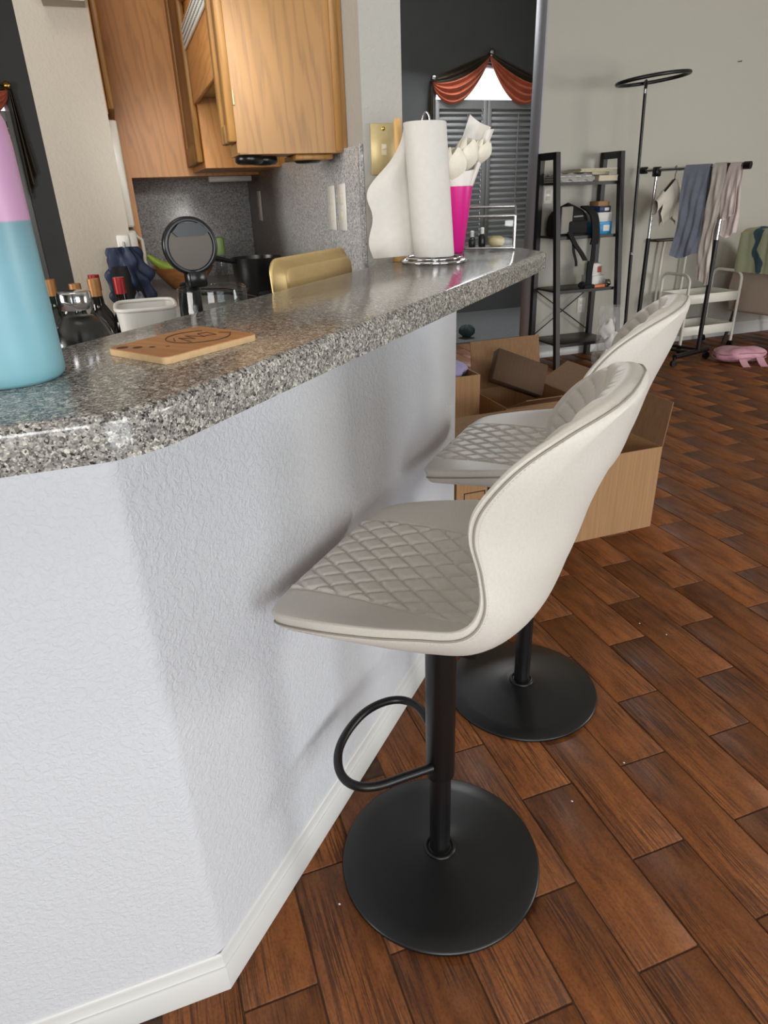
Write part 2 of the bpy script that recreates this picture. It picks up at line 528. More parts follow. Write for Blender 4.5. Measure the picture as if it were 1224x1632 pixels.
    def blob(s, c, rx, ry, rz, seed=0, amp=0.12, n=20, mat=None):
        rnd = random.Random(seed)
        ph = [(rnd.uniform(0, 6.28), rnd.randint(2, 5), rnd.randint(1, 4), rnd.uniform(0.4, 1)) for _ in range(6)]
        def fn(u, v):
            th, p = 2 * PI * u, PI * v
            k = 1 + amp * sum(w * math.sin(f * th + q) * math.sin(g * p) for q, f, g, w in ph) / 2.4
            return (c[0] + rx * k * math.sin(p) * math.cos(th), c[1] + ry * k * math.sin(p) * math.sin(th), c[2] + rz * k * math.cos(p))
        s.grid(fn, n * 2, n, True, mat, closed_u=True)
        bmesh.ops.remove_doubles(s.bm, verts=s.bm.verts[:], dist=1e-6)
        return s
    def mesh(s, name, mats):
        me = bpy.data.meshes.new(name)
        bmesh.ops.recalc_face_normals(s.bm, faces=s.bm.faces[:])
        s.bm.to_mesh(me)
        s.bm.free()
        for m in (mats if isinstance(mats, (list, tuple)) else [mats]):
            me.materials.append(m)
        me.set_sharp_from_angle(angle=math.radians(63))
        return me
    def build(s, name, mat, parent=None, loc=None, rotz=None, shade=None):
        o = bpy.data.objects.new(name, s.mesh(name, mat))
        C.objects.link(o)
        if parent is not None:
            o.parent = parent
        if loc is not None:
            o.location = loc
        if rotz is not None:
            o.rotation_euler = (0, 0, rotz)
        return o

def tag(o, label=None, cat=None, group=None, kind=None):
    if label: o['label'] = label
    if cat: o['category'] = cat
    if group: o['group'] = group
    if kind: o['kind'] = kind
    return o

def thing(name, label, cat, loc=(0, 0, 0), rotz=0.0, group=None):
    o = bpy.data.objects.new(name, None)
    o.empty_display_size = 0.05
    C.objects.link(o)
    o.location = loc
    o.rotation_euler = (0, 0, rotz)
    return tag(o, label, cat, group)

def struct(mb, name, mat, house=True):
    o = mb.build(name, mat, rotz=HOUSE if house else None)
    o['kind'] = 'structure'
    return o

def arc(cx, cy, r, a0, a1, n):
    return [(cx + r * math.cos(a0 + (a1 - a0) * i / n), cy + r * math.sin(a0 + (a1 - a0) * i / n)) for i in range(n + 1)]

# ------------------------------------------------------------------ the setting
# floor: brown grout bed with a wood-look tile for every plank
fl = struct(MB().box(-4.6, 6.6, -3.9, 4.72, -0.05, -0.0035), 'floor', G['grout'])
PW, PL, GAP = 0.13135, 0.3931, 0.0032
A0, BJ = 0.664, (0.1586, 0.341)
plank_mesh = MB().box(-PL / 2 + GAP / 2, PL / 2 - GAP / 2, -PW / 2 + GAP / 2, PW / 2 - GAP / 2, -0.009, 0, 0.0018).mesh('plank', G['plank'])
cam_ab = ((cam.location.x + cam.location.y) * SQ, (cam.location.y - cam.location.x) * SQ)
allp = []
for i in range(-16, 46):
    for j in range(-12, 14):
        a = A0 + (i + 0.5) * PW
        b = BJ[i % 2] + (j + 0.5) * PL
        if not (-1.4 < a < 6.5 and -1.2 < b < 4.55):
            continue
        w = W(a, b)
        if (w.x < -0.16 and w.y < 1.0) or (a < 0.6 and b > 0.9) or (w.x - w.y) * SQ < -0.25 and w.x < -0.12 and w.y < 1.0:   # under the bar and the kitchen
            continue
        d = Vector((w.x, w.y, 0)) - cam.location
        zc = d.dot(fw)
        if zc < 0.15:
            continue
        px = d.dot(r2) / zc * F_PX
        py = -d.dot(u2) / zc * F_PX
        if abs(px) > 900 or abs(py) > 1250:
            continue
        allp.append((d.length, a, b))
allp.sort()
for n, (dl, a, b) in enumerate(allp[:298]):
    o = bpy.data.objects.new('plank', plank_mesh)
    C.objects.link(o)
    o.parent = fl
    o.location = (a, b, random.uniform(-0.0005, 0.0003))
    o.rotation_euler = (random.uniform(-0.0012, 0.0012), random.uniform(-0.0006, 0.0006), PI / 2)
rest = MB()
for dl, a, b in allp[298:]:
    rest.box(a - PW / 2 + GAP / 2, a + PW / 2 - GAP / 2, b - PL / 2 + GAP / 2, b + PL / 2 - GAP / 2, -0.009, 0, 0.0016)
t = plank_mat_rest = G['plank'].copy()
if len(allp) > 298:
    for nd in t.node_tree.nodes:                     # the joined far planks run along local y: turn the grain
        if nd.type == 'MAPPING':
            sxx = nd.inputs['Scale'].default_value
            nd.inputs['Scale'].default_value = (sxx[1], sxx[0], sxx[2])
    o = rest.build('plank_field', t, fl)
    o['kind'] = 'stuff'
struct(MB().box(-4.6, 6.6, 4.72, 6.4, -0.05, 0.004), 'floor_carpet', G['carpet'])
struct(MB().box(-4.6, 6.6, -3.9, 6.4, 3.1, 3.2), 'ceiling', G['ceil'])

# bar half wall: bar face along y, the left face turned 45 degrees, softly rounded corner
o12 = 0.012
nrm_l = Vector((SQ, -SQ, 0))
crn = Vector((-o12, -o12 * math.tan(PI / 8), 0))   # where the two offset faces meet
pl = [(-o12, 1.145)]
Rr = 0.035
tl = Rr * math.tan(PI / 8)
cc = (crn.x - Rr, crn.y + tl)
pl += [(cc[0] + Rr * math.cos(q), cc[1] + Rr * math.sin(q)) for q in [0 - PI / 4 * i / 6 for i in range(7)]]
L = 1.35
pl += [(crn.x - L * SQ, crn.y - L * SQ), (crn.x - L * SQ - 0.115 * SQ, crn.y - L * SQ + 0.115 * SQ), (-0.127, crn.y + 0.0476), (-0.127, 0.05)]
pl[0] = (-o12, 0.05)
struct(MB().prism(pl[::-1], 0, 1.0395), 'wall_bar_left', G['wall'], house=False)
struct(MB().box(-0.127, -o12, 0.05, 1.145, 0, 1.0395), 'wall_bar', G['wall'], house=False)
# baseboards with a moulded profile (distance out from the wall, height)
prof = [(0, 0), (0.012, 0), (0.012, 0.050), (0.0085, 0.0525), (0.0085, 0.060), (0.0105, 0.063), (0.005, 0.071), (0.005, 0.078), (0.0025, 0.084), (0, 0.085)]
def baseboard(name, p0, p1, out, m0=0.0, m1=0.0, prof=prof):
    d = (Vector(p1) - Vector(p0)); d.normalize()
    out = Vector(out)
    mb = MB()
    n = len(prof)
    vs = []
    for P, m in ((p0, m0), (p1, m1)):
        for (u, z) in prof:
            vs.append(Vector(P) + out * u + d * u * m + Vector((0, 0, z)))
    fs = [(i, (i + 1) % n, n + (i + 1) % n, n + i) for i in range(n)] + [tuple(range(n)), tuple(range(n, 2 * n))[::-1]]
    mb._add(vs, fs)
    return struct(mb, name, G['trim'], house=False)
tm = math.tan(PI / 8)
baseboard('baseboard_bar', crn, (-o12, 1.145, 0), (1, 0, 0), -tm, 0)
baseboard('baseboard_bar_left', (crn.x - L * SQ, crn.y - L * SQ, 0), crn, (SQ, -SQ, 0), 0, tm)
baseboard('baseboard_bar_end', (-0.127, 1.145, 0), (-o12, 1.145, 0), (0, 1, 0), 0, 0)

# bar worktop
cx, cy, r = 0.155, -0.10, 0.05
def off_line(n, d0):  # left edge line n.p = d0
    return n, d0
corner = Vector((0.155, 0.155 - 0.187 * math.sqrt(2), 0))    # n=(1,-1)/sqrt2, n.p=.187
R = 0.10
tl = R * math.tan(PI / 8)
cc = (corner.x - R, corner.y + tl)
top = [(0.155, 1.36)] + [(cc[0] + R * math.cos(q), cc[1] + R * math.sin(q)) for q in [0 - PI / 4 * i / 8 for i in range(9)]]
top = [(0.036, 1.545), (0.05, 1.54), (0.135, 1.425), (0.15, 1.395)] + top
e = Vector((corner.x - 1.5 * SQ, corner.y - 1.5 * SQ))
top += [(e.x, e.y), (e.x - 0.31 * SQ, e.y + 0.31 * SQ), (-0.138, -0.02), (-0.138, 0.06), (-0.178, 1.03), (-0.183, 1.215), (-0.250, 1.296), (-0.13, 1.416)]
mb = MB()
mb.prism(top, 1.0405, 1.081)
bmesh.ops.recalc_face_normals(mb.bm, faces=mb.bm.faces[:])
ed = [e_ for e_ in mb.bm.edges if abs(e_.verts[0].co.z - e_.verts[1].co.z) < 1e-5 and e_.verts[0].co.z > 1.07]
bmesh.ops.bevel(mb.bm, geom=ed, offset=0.009, segments=4, affect='EDGES', profile=0.5)
for f in mb.bm.faces:
    f.smooth = f.calc_area() < 0.02
wt = mb.build('bar_worktop', G['counter'])
tag(wt, 'speckled grey stone-look worktop on the white half wall', 'countertop')

# far living-room wall, with the opening to the hall on its left
struct(MB().box(2.91, 6.6, 3.9, 4.03, 0, 3.1), 'wall_far', G['wall_far'])
bbp = [(u, z * 1.2) for u, z in prof]
baseboard('baseboard_far', W(2.91, 3.9), W(6.6, 3.9), (SQ, -SQ, 0), prof=bbp)
baseboard('baseboard_far_jamb', W(2.91, 4.03), W(2.91, 3.9), (-SQ, -SQ, 0), prof=bbp)
# wall between kitchen and hall, its end face carries the brass plate
struct(MB().box(0.632, 0.735, 1.0, 2.8, 0, 3.1), 'wall_kitchen_right', G['wall_col'])
struct(MB().box(-0.13, 0.632, 2.69, 2.8, 0, 3.1), 'wall_kitchen_back', G['wall_beige'])
struct(MB().box(-0.139, 0.062, 1.8, 1.92, 0, 3.1), 'wall_kitchen_stub', G['wall_beige'])
struct(MB().box(-0.139, -0.06, 1.62, 1.799, 2.02, 3.1).box(-0.059, 0.055, 1.72, 1.799, 1.757, 3.1), 'wall_soffit', G['wall_beige'])
# backsplashes
struct(MB().box(0.62, 0.632, 1.0, 2.69, 0.9, 1.345, 0.002).box(0.6195, 0.6225, 0.998, 1.012, 0.9, 1.347), 'wall_backsplash_right', G['splash'])
struct(MB().box(0.09, 0.62, 2.678, 2.69, 0.9, 1.345, 0.002), 'wall_backsplash_back', G['splash'])

struct(MB().box(2.895, 2.9095, 3.898, 4.032, 0, 3.1, 0.001), 'lightened_jamb_1', plain('lightened_jamb_paint', (176, 176, 184), 0.6, bump=0.1))  # added facing on the wall end, colour lightened in place of blocked light
# outer shell behind the camera and at the sides
def wall_with_holes(u0, u1, z1, holes):              # boxes around rectangular openings: list of (u,u,z,z)
    out = []
    cur = u0
    for (h0, h1, q0, q1) in sorted(holes):
        out.append((cur, h0, 0, z1))
        if q0 > 0: out.append((h0, h1, 0, q0))
        if q1 < z1: out.append((h0, h1, q1, z1))
        cur = h1
    out.append((cur, u1, 0, z1))
    return out
mb = MB()
for u0, u1, z0, z1 in wall_with_holes(-4.6, 6.6, 3.1, [(-1.55, 0.05, 0.85, 2.15), (0.75, 2.76, 0.02, 2.2)]):
    mb.box(u0, u1, -3.92, -3.8, z0, z1)
struct(mb, 'wall_back', G['wall_far'])
mb = MB()
for u0, u1, z0, z1 in wall_with_holes(-3.9, 6.4, 3.1, [(-2.05, -0.35, 0.8, 2.2)]):
    mb.box(6.5, 6.6, u0, u1, z0, z1)
struct(mb, 'wall_right', G['wall_far'])
mb = MB()
for u0, u1, z0, z1 in wall_with_holes(-3.9, 6.4, 3.1, [(-0.75, 1.15, 0.8, 2.2)]):
    mb.box(-4.6, -4.5, u0, u1, z0, z1)
struct(mb, 'wall_left', G['wall_dark'])

# dark dining wall with two arched windows
WN = [(3.11, 4.25, 0.62, 2.03, 2.36), (-1.77, -0.66, 0.55, 1.93, 2.26)]       # a0, a1, sill, spring, crown
mb = MB()
cur = -4.6
for (a0, a1, z0, zs, zc) in sorted(WN):
    mb.box(cur, a0, 6.2, 6.34, 0, 3.1)
    mb.box(a0, a1, 6.2, 6.34, 0, z0)
    m = (a0 + a1) / 2
    pts = [(a0, 3.1), (a0, zs)] + [(m - (a1 - a0) / 2 * math.cos(PI * i / 16), zs + (zc - zs) * math.sin(PI * i / 16)) for i in range(1, 16)] + [(a1, zs), (a1, 3.1)]
    for i in range(1, len(pts) - 2):
        (u0, v0), (u1, v1) = pts[i], pts[i + 1]
        mb.prism([(u0, v0), (u1, v1), (u1, 3.1), (u0, 3.1)], 6.2, 6.34, axes='xz')
    cur = a1
mb.box(cur, 6.6, 6.2, 6.34, 0, 3.1)
struct(mb, 'wall_dark', G['wall_dark'])

def add_window(idx, a0, a1, z0, zs, zc):
    m = (a0 + a1) / 2
    t = thing('window_%d' % idx, None, None, W(m, 6.2), HOUSE)
    t['kind'] = 'structure'
    hw = (a1 - a0) / 2
    mb = MB()
    path = [(-hw + .02, .08, z0 + .02), (-hw + .02, .08, zs)] + [(-(hw - .02) * math.cos(PI * i / 16), .08, zs + (zc - zs - .02) * math.sin(PI * i / 16)) for i in range(1, 16)] + [(hw - .02, .08, zs), (hw - .02, .08, z0 + .02)]
    mb.tube(path, 0.02, 6, closed=True)
    mb.box(-hw, hw, 0.06, 0.1, zs - 0.02, zs + 0.02)
    mb.box(-0.015, 0.015, 0.065, 0.095, z0, zs)
    mb.build('frame', G['trim'], t)
    poly = [(-hw, z0)] + [(-hw * math.cos(PI * i / 16), zs + (zc - zs) * math.sin(PI * i / 16)) for i in range(17)] + [(hw, z0)]
    MB().prism(poly, 0.078, 0.082, axes='xz').build('pane', G['pane'], t)
    MB().box(-hw, hw, -0.02, 0.06, z0 - 0.02, z0).build('sill', G['trim'], t)
add_window(1, *WN[0])
add_window(2, *WN[1])

def add_shutters(a0, a1, z0, zs, label):
    m = (a0 + a1) / 2
    hw = (a1 - a0) / 2
    t = thing('window_shutter', label, 'shutter', W(m, 6.2, z0), HOUSE, 'grey plantation shutters')
    H = zs - z0 + 0.01
    fr = MB()
    slat = None
    xs = [-hw, -0.004, 0.004, hw]
    for (x0, x1) in ((-hw, -0.003), (0.003, hw)):
        f = MB()
        f.box(x0, x0 + 0.042, -0.015, 0.015, 0, H, 0.002).box(x1 - 0.042, x1, -0.015, 0.015, 0, H, 0.002)
        f.box(x0, x1, -0.014, 0.014, 0, 0.09).box(x0, x1, -0.014, 0.014, H - 0.075, H)
        f.build('shutter_frame', G['shutter'], t)
        w = x1 - x0 - 0.088
        me = MB().box(-w / 2, w / 2, -0.031, 0.031, -0.004, 0.004, 0.002).mesh('slat', G['shutter'])
        n = int((H - 0.17) / 0.052)
        for i in range(n):
            o = bpy.data.objects.new('slat', me)
            C.objects.link(o)
            o.parent = t
            o.location = ((x0 + x1) / 2, 0.012, 0.115 + i * (H - 0.21) / (n - 1))
            o.rotation_euler = (math.radians(60), 0, 0)
        MB().tube([((x0 + x1) / 2 + 0.06, -0.026, 0.14), ((x0 + x1) / 2 + 0.06, -0.026, H - 0.12)], 0.005, 6).build('tilt_rod', G['shutter'], t)
add_shutters(WN[0][0], WN[0][1], WN[0][2], WN[0][3], 'grey slatted window shutter in the hall opening behind the pink vase')
add_shutters(WN[1][0], WN[1][1], WN[1][2], WN[1][3], 'grey slatted window shutter beside the tumbler at far left')

def add_swag(m, zk, hw, zp, label, knob):
    t = thing('curtain_swag', label, 'curtain', W(m, 6.2, zk), HOUSE, 'rust curtain swags')
    dz = zp - zk
    for sgn in (-1, 1):
        def fn(u, v, sgn=sgn):
            x = sgn * hw * (1 - u)
            sag = (math.sin(PI * u ** 0.9)) ** 0.75
            z = dz * u - v * 0.27 * sag - 0.02 * v
            bulge = -0.03 - 0.05 * sag * math.sin(PI * min(1, v * 1.05)) + 0.018 * math.sin(v * 2 * PI * 5.0 + 0.6) * sag
            return (x, bulge, z)
        MB().sheet(fn, 30, 48, 0.003).build('swag', G['rust'], t)
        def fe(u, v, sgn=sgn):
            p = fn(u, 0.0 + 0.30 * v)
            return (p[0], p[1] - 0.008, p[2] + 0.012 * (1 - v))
        MB().sheet(fe, 30, 12, 0.003).build('swag_shade_band', G['olive'], t)  # dark strip painted as the unlit upper part of the backlit cloth
        def tail(u, v, sgn=sgn):
            return (sgn * (hw + 0.01 + 0.07 * (u - 0.3) * (0.35 + v)), -0.03 - 0.016 * math.sin(u * 2 * PI * 2.5), -0.01 - v * (0.80 - 0.22 * u))
        MB().sheet(tail, 24, 14, 0.003).build('tail', G['olive'], t)
    for (x, z) in ((-hw, 0), (hw, 0), (0, dz)):
        MB().lathe([(0.006, 0), (0.006, 0.05), (0.026, 0.055), (0.032, 0.068), (0.024, 0.082), (0.0, 0.088)], 16, mat=Matrix.Translation((x, -0.005, z + 0.01)) @ Matrix.Rotation(PI / 2, 4, 'X')).build('rosette', G[knob], t)
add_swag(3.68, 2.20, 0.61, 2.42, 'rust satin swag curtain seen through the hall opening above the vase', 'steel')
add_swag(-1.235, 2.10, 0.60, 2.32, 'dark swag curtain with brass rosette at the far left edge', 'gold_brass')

# ------------------------------------------------------------------ bar stools
def interp(pts, n):
    """Catmull-Rom through tuples, resampled evenly by arc length of the first two components."""
    P = [Vector(p) for p in pts]
    dense = []
    m = len(P)
    for i in range(m - 1):
        p0, p1, p2, p3 = P[max(i - 1, 0)], P[i], P[i + 1], P[min(i + 2, m - 1)]
        for kk in range(24):
            t = kk / 24
            dense.append(0.5 * ((2 * p1) + (p2 - p0) * t + (2 * p0 - 5 * p1 + 4 * p2 - p3) * t * t + (3 * p1 - p0 - 3 * p2 + p3) * t ** 3))
    dense.append(P[-1])
    return dense
STN = [((-.219, .654), (-.219, .656, .105)), ((-.215, .668), (-.215, .668, .162)), ((-.184, .678), (-.188, .684, .203)),
       ((-.10, .680), (-.105, .702, .220)), ((-.01, .674), (-.015, .718, .223)), ((.052, .668), (.043, .730, .221)),
       ((.108, .673), (.098, .744, .217)), ((.149, .708), (.116, .772, .209)), ((.173, .766), (.111, .815, .204)),
       ((.190, .832), (.098, .864, .206)), ((.202, .891), (.100, .908, .204)), ((.214, .946), (.128, .957, .192)),
       ((.225, .989), (.176, .996, .160)), ((.234, 1.018), (.220, 1.021, .105)), ((.239, 1.031), (.2385, 1.031, .03))]
class DV:                                            # 5-vector for the spline
    pass
def station_tables(nv):
    raw = [list(c) + list(r_) for c, r_ in STN]
    dense = []
    m = len(raw)
    for i in range(m - 1):
        p = [raw[max(i - 1, 0)], raw[i], raw[i + 1], raw[min(i + 2, m - 1)]]
        for kk in range(30):
            t = kk / 30
            dense.append([0.5 * (2 * b_ + (c_ - a_) * t + (2 * a_ - 5 * b_ + 4 * c_ - d_) * t * t + (3 * b_ - a_ - 3 * c_ + d_) * t ** 3) for a_, b_, c_, d_ in zip(*p)])
    dense.append(raw[-1])
    s = [0]
    for i in range(1, len(dense)):
        s.append(s[-1] + math.hypot(dense[i][0] - dense[i - 1][0], dense[i][1] - dense[i - 1][1]))
    out = []
    j = 0
    for i in range(nv):
        q = s[-1] * i / (nv - 1)
        while j < len(s) - 2 and s[j + 1] < q:
            j += 1
        f = (q - s[j]) / max(1e-9, s[j + 1] - s[j])
        out.append(([a_ + (b_ - a_) * f for a_, b_ in zip(dense[j], dense[j + 1])], q))
    return out, s[-1]

NV, NU = 300, 141
TAB, STOT = station_tables(NV)
S_J = 0.36                                            # arc length where seat turns into backrest
def tangent(j):
    a_, b_ = TAB[max(j - 1, 0)][0], TAB[min(j + 1, NV - 1)][0]
    v = Vector((b_[0] - a_[0], b_[1] - a_[1]))
    v.normalize()
    return v
def smooth01(x):
    x = max(0.0, min(1.0, x))
    return x * x * (3 - 2 * x)
DROP = 0.019                                          # the padding rounds over the rim by this much before it meets the seam
def drop_at(s_):
    return 0.008 + 0.007 * smooth01((s_ - 0.26) / 0.14) + 0.014 * smooth01((s_ - 0.52) / 0.14)
def edge_drop(u, s_):
    ex = 6 - 2.6 * smooth01((s_ - 0.52) / 0.14)
    fu = 1 - max(0.0, 1 - min(1.0, abs(u)) ** ex) ** (1 / 2.2)
    fv = 0.0
    for q, e_ in ((s_ / 0.03, 1.0), ((STOT - s_) / 0.035, 1.0)):
        if q < 1:
            fv = max(fv, 1 - max(0.0, 1 - (1 - q) ** 2.2) ** (1 / 2.2))
    return 1 - (1 - fu) * (1 - fv)
def inner(u, j, disp=True):
    (cx_, cz_, rx_, rz_, w_), s_ = TAB[j]
    k_ = abs(u) ** 2.5
    y = w_ * u
    x = cx_ + (rx_ - cx_) * k_
    z = cz_ + (rz_ - cz_) * k_
    if disp:
        t_ = tangent(j)
        nx, nz = -t_.y, t_.x                          # up / forward normal of the inner surface
        h = 0.0
        if s_ < S_J + 0.005:
            pit, th = 0.0355, math.radians(36)
            e1 = smooth01((0.128 - abs(y)) / 0.004)
            e2 = smooth01((s_ - 0.022) / 0.004) * smooth01((S_J - 0.01 - s_) / 0.02)
            g = 1.0
            for sg in (1, -1):
                q = (s_ * math.sin(th) + sg * y * math.cos(th)) / pit
                d_ = abs(q - math.floor(q) - 0.5) * 2      # 1 at a seam line
                g = min(g, (1 - d_) * 1.0)
            puff = 1 - (1 - min(1.0, g * 2.0)) ** 3
            h = (0.0060 * puff - 0.0030) * e1 * e2
            h -= 0.003 * math.exp(-((abs(y) - 0.130) / 0.0022) ** 2) * smooth01((s_ - 0.02) / 0.01) * smooth01((S_J - s_) / 0.02)
        if s_ > S_J - 0.02:
            au = min(1.0, abs(u) / 0.93)
            q = (s_ - 0.085 * (1 - (1 - au) ** 1.9)) / 0.0265
            d_ = abs(q - math.floor(q) - 0.5) * 2
            puff = 1 - d_ ** 3.0
            e1 = smooth01((0.93 - abs(u)) / 0.07) * smooth01((s_ - S_J) / 0.03) * smooth01((STOT - 0.012 - s_) / 0.01)
            h += (0.0055 * puff - 0.001) * e1
        h -= drop_at(s_) * edge_drop(u, s_)
        x += nx * h
        z += nz * h
    return Vector((x, y, z))
def thick(j):
    s_ = TAB[j][1]
    T = 0.044 + (0.012 - 0.044) * smooth01((s_ - 0.24) / 0.22)
    e = 0.035
    f = 1.0
    for q in (s_ / e, (STOT - s_) / e):
        if q < 1:
            f *= max(0.0, 1 - (1 - q) ** 2.6) ** (1 / 2.6)
    return T * f
def outer(u, j):
    p = inner(u, j, False)
    t_ = tangent(j)
    nx, nz = t_.y, -t_.x
    dr = drop_at(TAB[j][1])
    T = dr + thick(j) * max(0.0, 1 - abs(u) ** 3.2) ** (1 / 3.2)
    # the outer shell rounds the bucket: near the rim the offset leans outwards to the side as well
    side = 0.010 * (1 if u > 0 else -1) * (1 - abs(2 * abs(u) ** 3 - 1)) * min(1.0, thick(j) / 0.01)
    return Vector((p.x + nx * T, p.y + side, p.z + nz * T))

def us(i, n):
    q = -1 + 2 * i / (n - 1)
    return math.sin(q * PI / 2) * 0.35 + q * 0.65

jj = next(i for i in range(NV) if TAB[i][1] > S_J)
def skin(f, n, j0, j1, step=1):
    js = list(range(j0, j1 + 1, step))
    if js[-1] != j1:
        js.append(j1)
    mb = MB()
    mb.grid(lambda u, v: f(us(round(u * (n - 1)), n), js[round(v * (len(js) - 1))]), n, len(js))
    return mb

def make_stool():
    t = thing('bar_stool', 'nearer white quilted bar stool on a round black pedestal base', 'stool', (0.240, 0.3745, 0), 0, 'white bar stools')
    sp = skin(inner, NU, 0, jj).build('seat', G['leather'], t)
    bk = skin(inner, NU, jj, NV - 1).build('backrest', G['leather'], t)
    sh = skin(outer, 81, 0, NV - 1, 3).build('outer_shell', G['leather'], t)
    # seam cord just inside the rim and a row of stitches outside it
    def on_seam(sg, j):
        t_ = tangent(j)
        return outer(sg * 0.992, j) + Vector((t_.y * 0.0006, sg * 0.0009, -t_.x * 0.0006))
    rim = [on_seam(-1, j) for j in range(1, NV, 2)] + [on_seam(1, j) for j in range(NV - 1, 0, -2)]
    MB().tube(rim, 0.0015, 6, closed=True).build('seam_cord', G['stitch'], sp)
    st = MB()
    for sg in (-1, 1):
        for j in range(6, NV - 8, 2):
            p, q = outer(sg * 0.975, j), outer(sg * 0.975, j + 1)
            st.tube([p, p.lerp(q, 0.9)], 0.0006, 4)
    st.build('stitching', G['leather'], sh)['kind'] = 'stuff'
    MB().box(-0.09, 0.09, -0.09, 0.09, 0.590, 0.618, 0.004).lathe([(0.03, 0.55), (0.045, 0.59)], 24).build('mounting_plate', G['black'], t)
    MB().lathe([(0.0265, 0.236), (0.0272, 0.240), (0.0272, 0.58)], 40).build('gas_lift_sleeve', G['black'], t)
    MB().lathe([(0.0205, 0.02), (0.0205, 0.245)], 40).build('column', G['black'], t)
    cl = MB().tube([(0.028 * math.cos(q), 0.028 * math.sin(q), 0.032) for q in [2 * PI * i / 32 for i in range(32)]], 0.0045, 8, closed=True)
    cl.lathe([(0.032, 0.018), (0.031, 0.030), (0.021, 0.034)], 32)
    cl.build('collar', G['black'], t)
    pr = [(0.199, 0.0), (0.2005, 0.003), (0.1995, 0.006), (0.196, 0.0085), (0.16, 0.0125), (0.11, 0.0175), (0.07, 0.022), (0.045, 0.026), (0.034, 0.030), (0.02, 0.0315)]
    MB().lathe(pr, 96).build('base', G['black'], t)
    # foot ring: a rounded loop leaving both sides of the sleeve
    ctrl = [(-0.006, -0.026), (-0.04, -0.062), (-0.085, -0.108), (-0.125, -0.120), (-0.160, -0.102), (-0.186, -0.058), (-0.194, 0), (-0.186, 0.058), (-0.160, 0.102), (-0.125, 0.120), (-0.085, 0.108), (-0.04, 0.062), (-0.006, 0.026)]
    path = [(p.x, p.y, 0.272 - 0.0) for p in interp([(x, y, 0) for x, y in ctrl], 0)][::4]
    MB().tube(path, 0.0085, 12).build('footrest', G['black'], t)
    MB().lathe([(0.0, 0), (0.004, 0), (0.004, 0.004), (0, 0.005)], 10, mat=Matrix.Translation((-0.012, -0.033, 0.275)) @ Matrix.Rotation(PI / 2, 4, 'X')).build('screw', G['chrome'], t)
    return t

def copy_tree(o, parent=None):
    c = o.copy()
    C.objects.link(c)
    if parent is not None:
        c.parent = parent
        c.matrix_parent_inverse = o.matrix_parent_inverse.copy()
    for ch in list(o.children):
        copy_tree(ch, c)
    return c
stool = make_stool()
s2 = copy_tree(stool)
s2['label'] = 'farther white quilted bar stool standing next to the cardboard boxes'
s2.location = (0.259, 0.945, 0)
for ch in s2.children:
    if ch.name.split('.')[0] in ('seat', 'backrest', 'outer_shell', 'mounting_plate', 'gas_lift_sleeve'):
        ch.location.z += 0.015

# ------------------------------------------------------------------ things on the bar
ZT = 1.0812
t = thing('tumbler', 'tall teal and pink drinking tumbler on the worktop at left', 'tumbler', (-0.050, -0.066, ZT))
MB().lathe([(0.046, 0), (0.0495, 0.004), (0.0505, 0.012), (0.0505, 0.205), (0.049, 0.222), (0.044, 0.236), (0.040, 0.242)], 64).build('body', G['tumbler'], t)
MB().lathe([(0.0395, 0.242), (0.041, 0.246), (0.041, 0.272), (0.036, 0.280), (0.0, 0.281)], 48).build('lid', plain('pink_lid', (186, 140, 178), 0.4), t)

# bamboo board: corners fitted on the worktop
bp = [Vector((-0.041, 0.050, 0)), Vector((0.063, 0.030, 0)), Vector((0.081, 0.171, 0)), Vector((-0.030, 0.196, 0))]
t = thing('bamboo_board', 'small bamboo board with engraved round design lying on worktop', 'cutting board', (0.018, 0.112, ZT))
def rounded(poly, r, n=5):
    out = []
    m = len(poly)
    for i in range(m):
        p, a_, b_ = poly[i], poly[i - 1], poly[(i + 1) % m]
        d1, d2 = (a_ - p).normalized(), (b_ - p).normalized()
        for kk in range(n + 1):
            q = kk / n
            out.append(p + d1 * r * (1 - q) ** 2 + d2 * r * q ** 2)
    return out
rp = [(v.x - 0.018, v.y - 0.112) for v in rounded(bp, 0.010)]
MB().prism(rp, 0.0, 0.0068).build('board_edge', G['bamboo_edge'], t)
MB().prism([(x * 0.985, y * 0.985) for x, y in rp], 0.0066, 0.0076).build('board', G['bamboo'], t)
# design frame: e1 along the long edge, e2 across
e1 = (bp[2] - bp[1]).normalized()
e2 = Vector((-e1.y, e1.x, 0))
def D(u, v):
    p = e1 * u + e2 * v
    return (p.x, p.y, 0.0078)
eng = MB()
ringp = [D(0.022 + 0.038 * math.cos(q), 0.037 * math.sin(q)) for q in [math.radians(40 + i * 9) for i in range(32)]]
eng.tube(ringp, 0.0008, 4)
for (pts) in ([(-.004, -.016), (.004, .014), (.010, -.008), (.018, .018), (.024, -.010), (.034, .014)], [(.034, .014), (.046, .010), (.040, -.012), (.030, -.004)], [(-.010, .004), (.002, .020)], [(.052, -.004), (.058, -.018), (.048, -.026)]):
    eng.tube([D(u, v) for u, v in pts], 0.0007, 4)
eng.build('engraving', G['engrave'], t)
holes = MB()
for (u, v, r_) in ((-0.052, 0.018, .0055), (-0.043, 0.004, .0038), (-0.033, -0.010, .0025), (-0.060, 0.034, .0065)):
    p = D(u, v)
    holes.lathe([(r_, 0.0), (r_, 0.0004)], 16, (p[0], p[1], 0.0073))
holes.build('hole', G['engrave'], t)

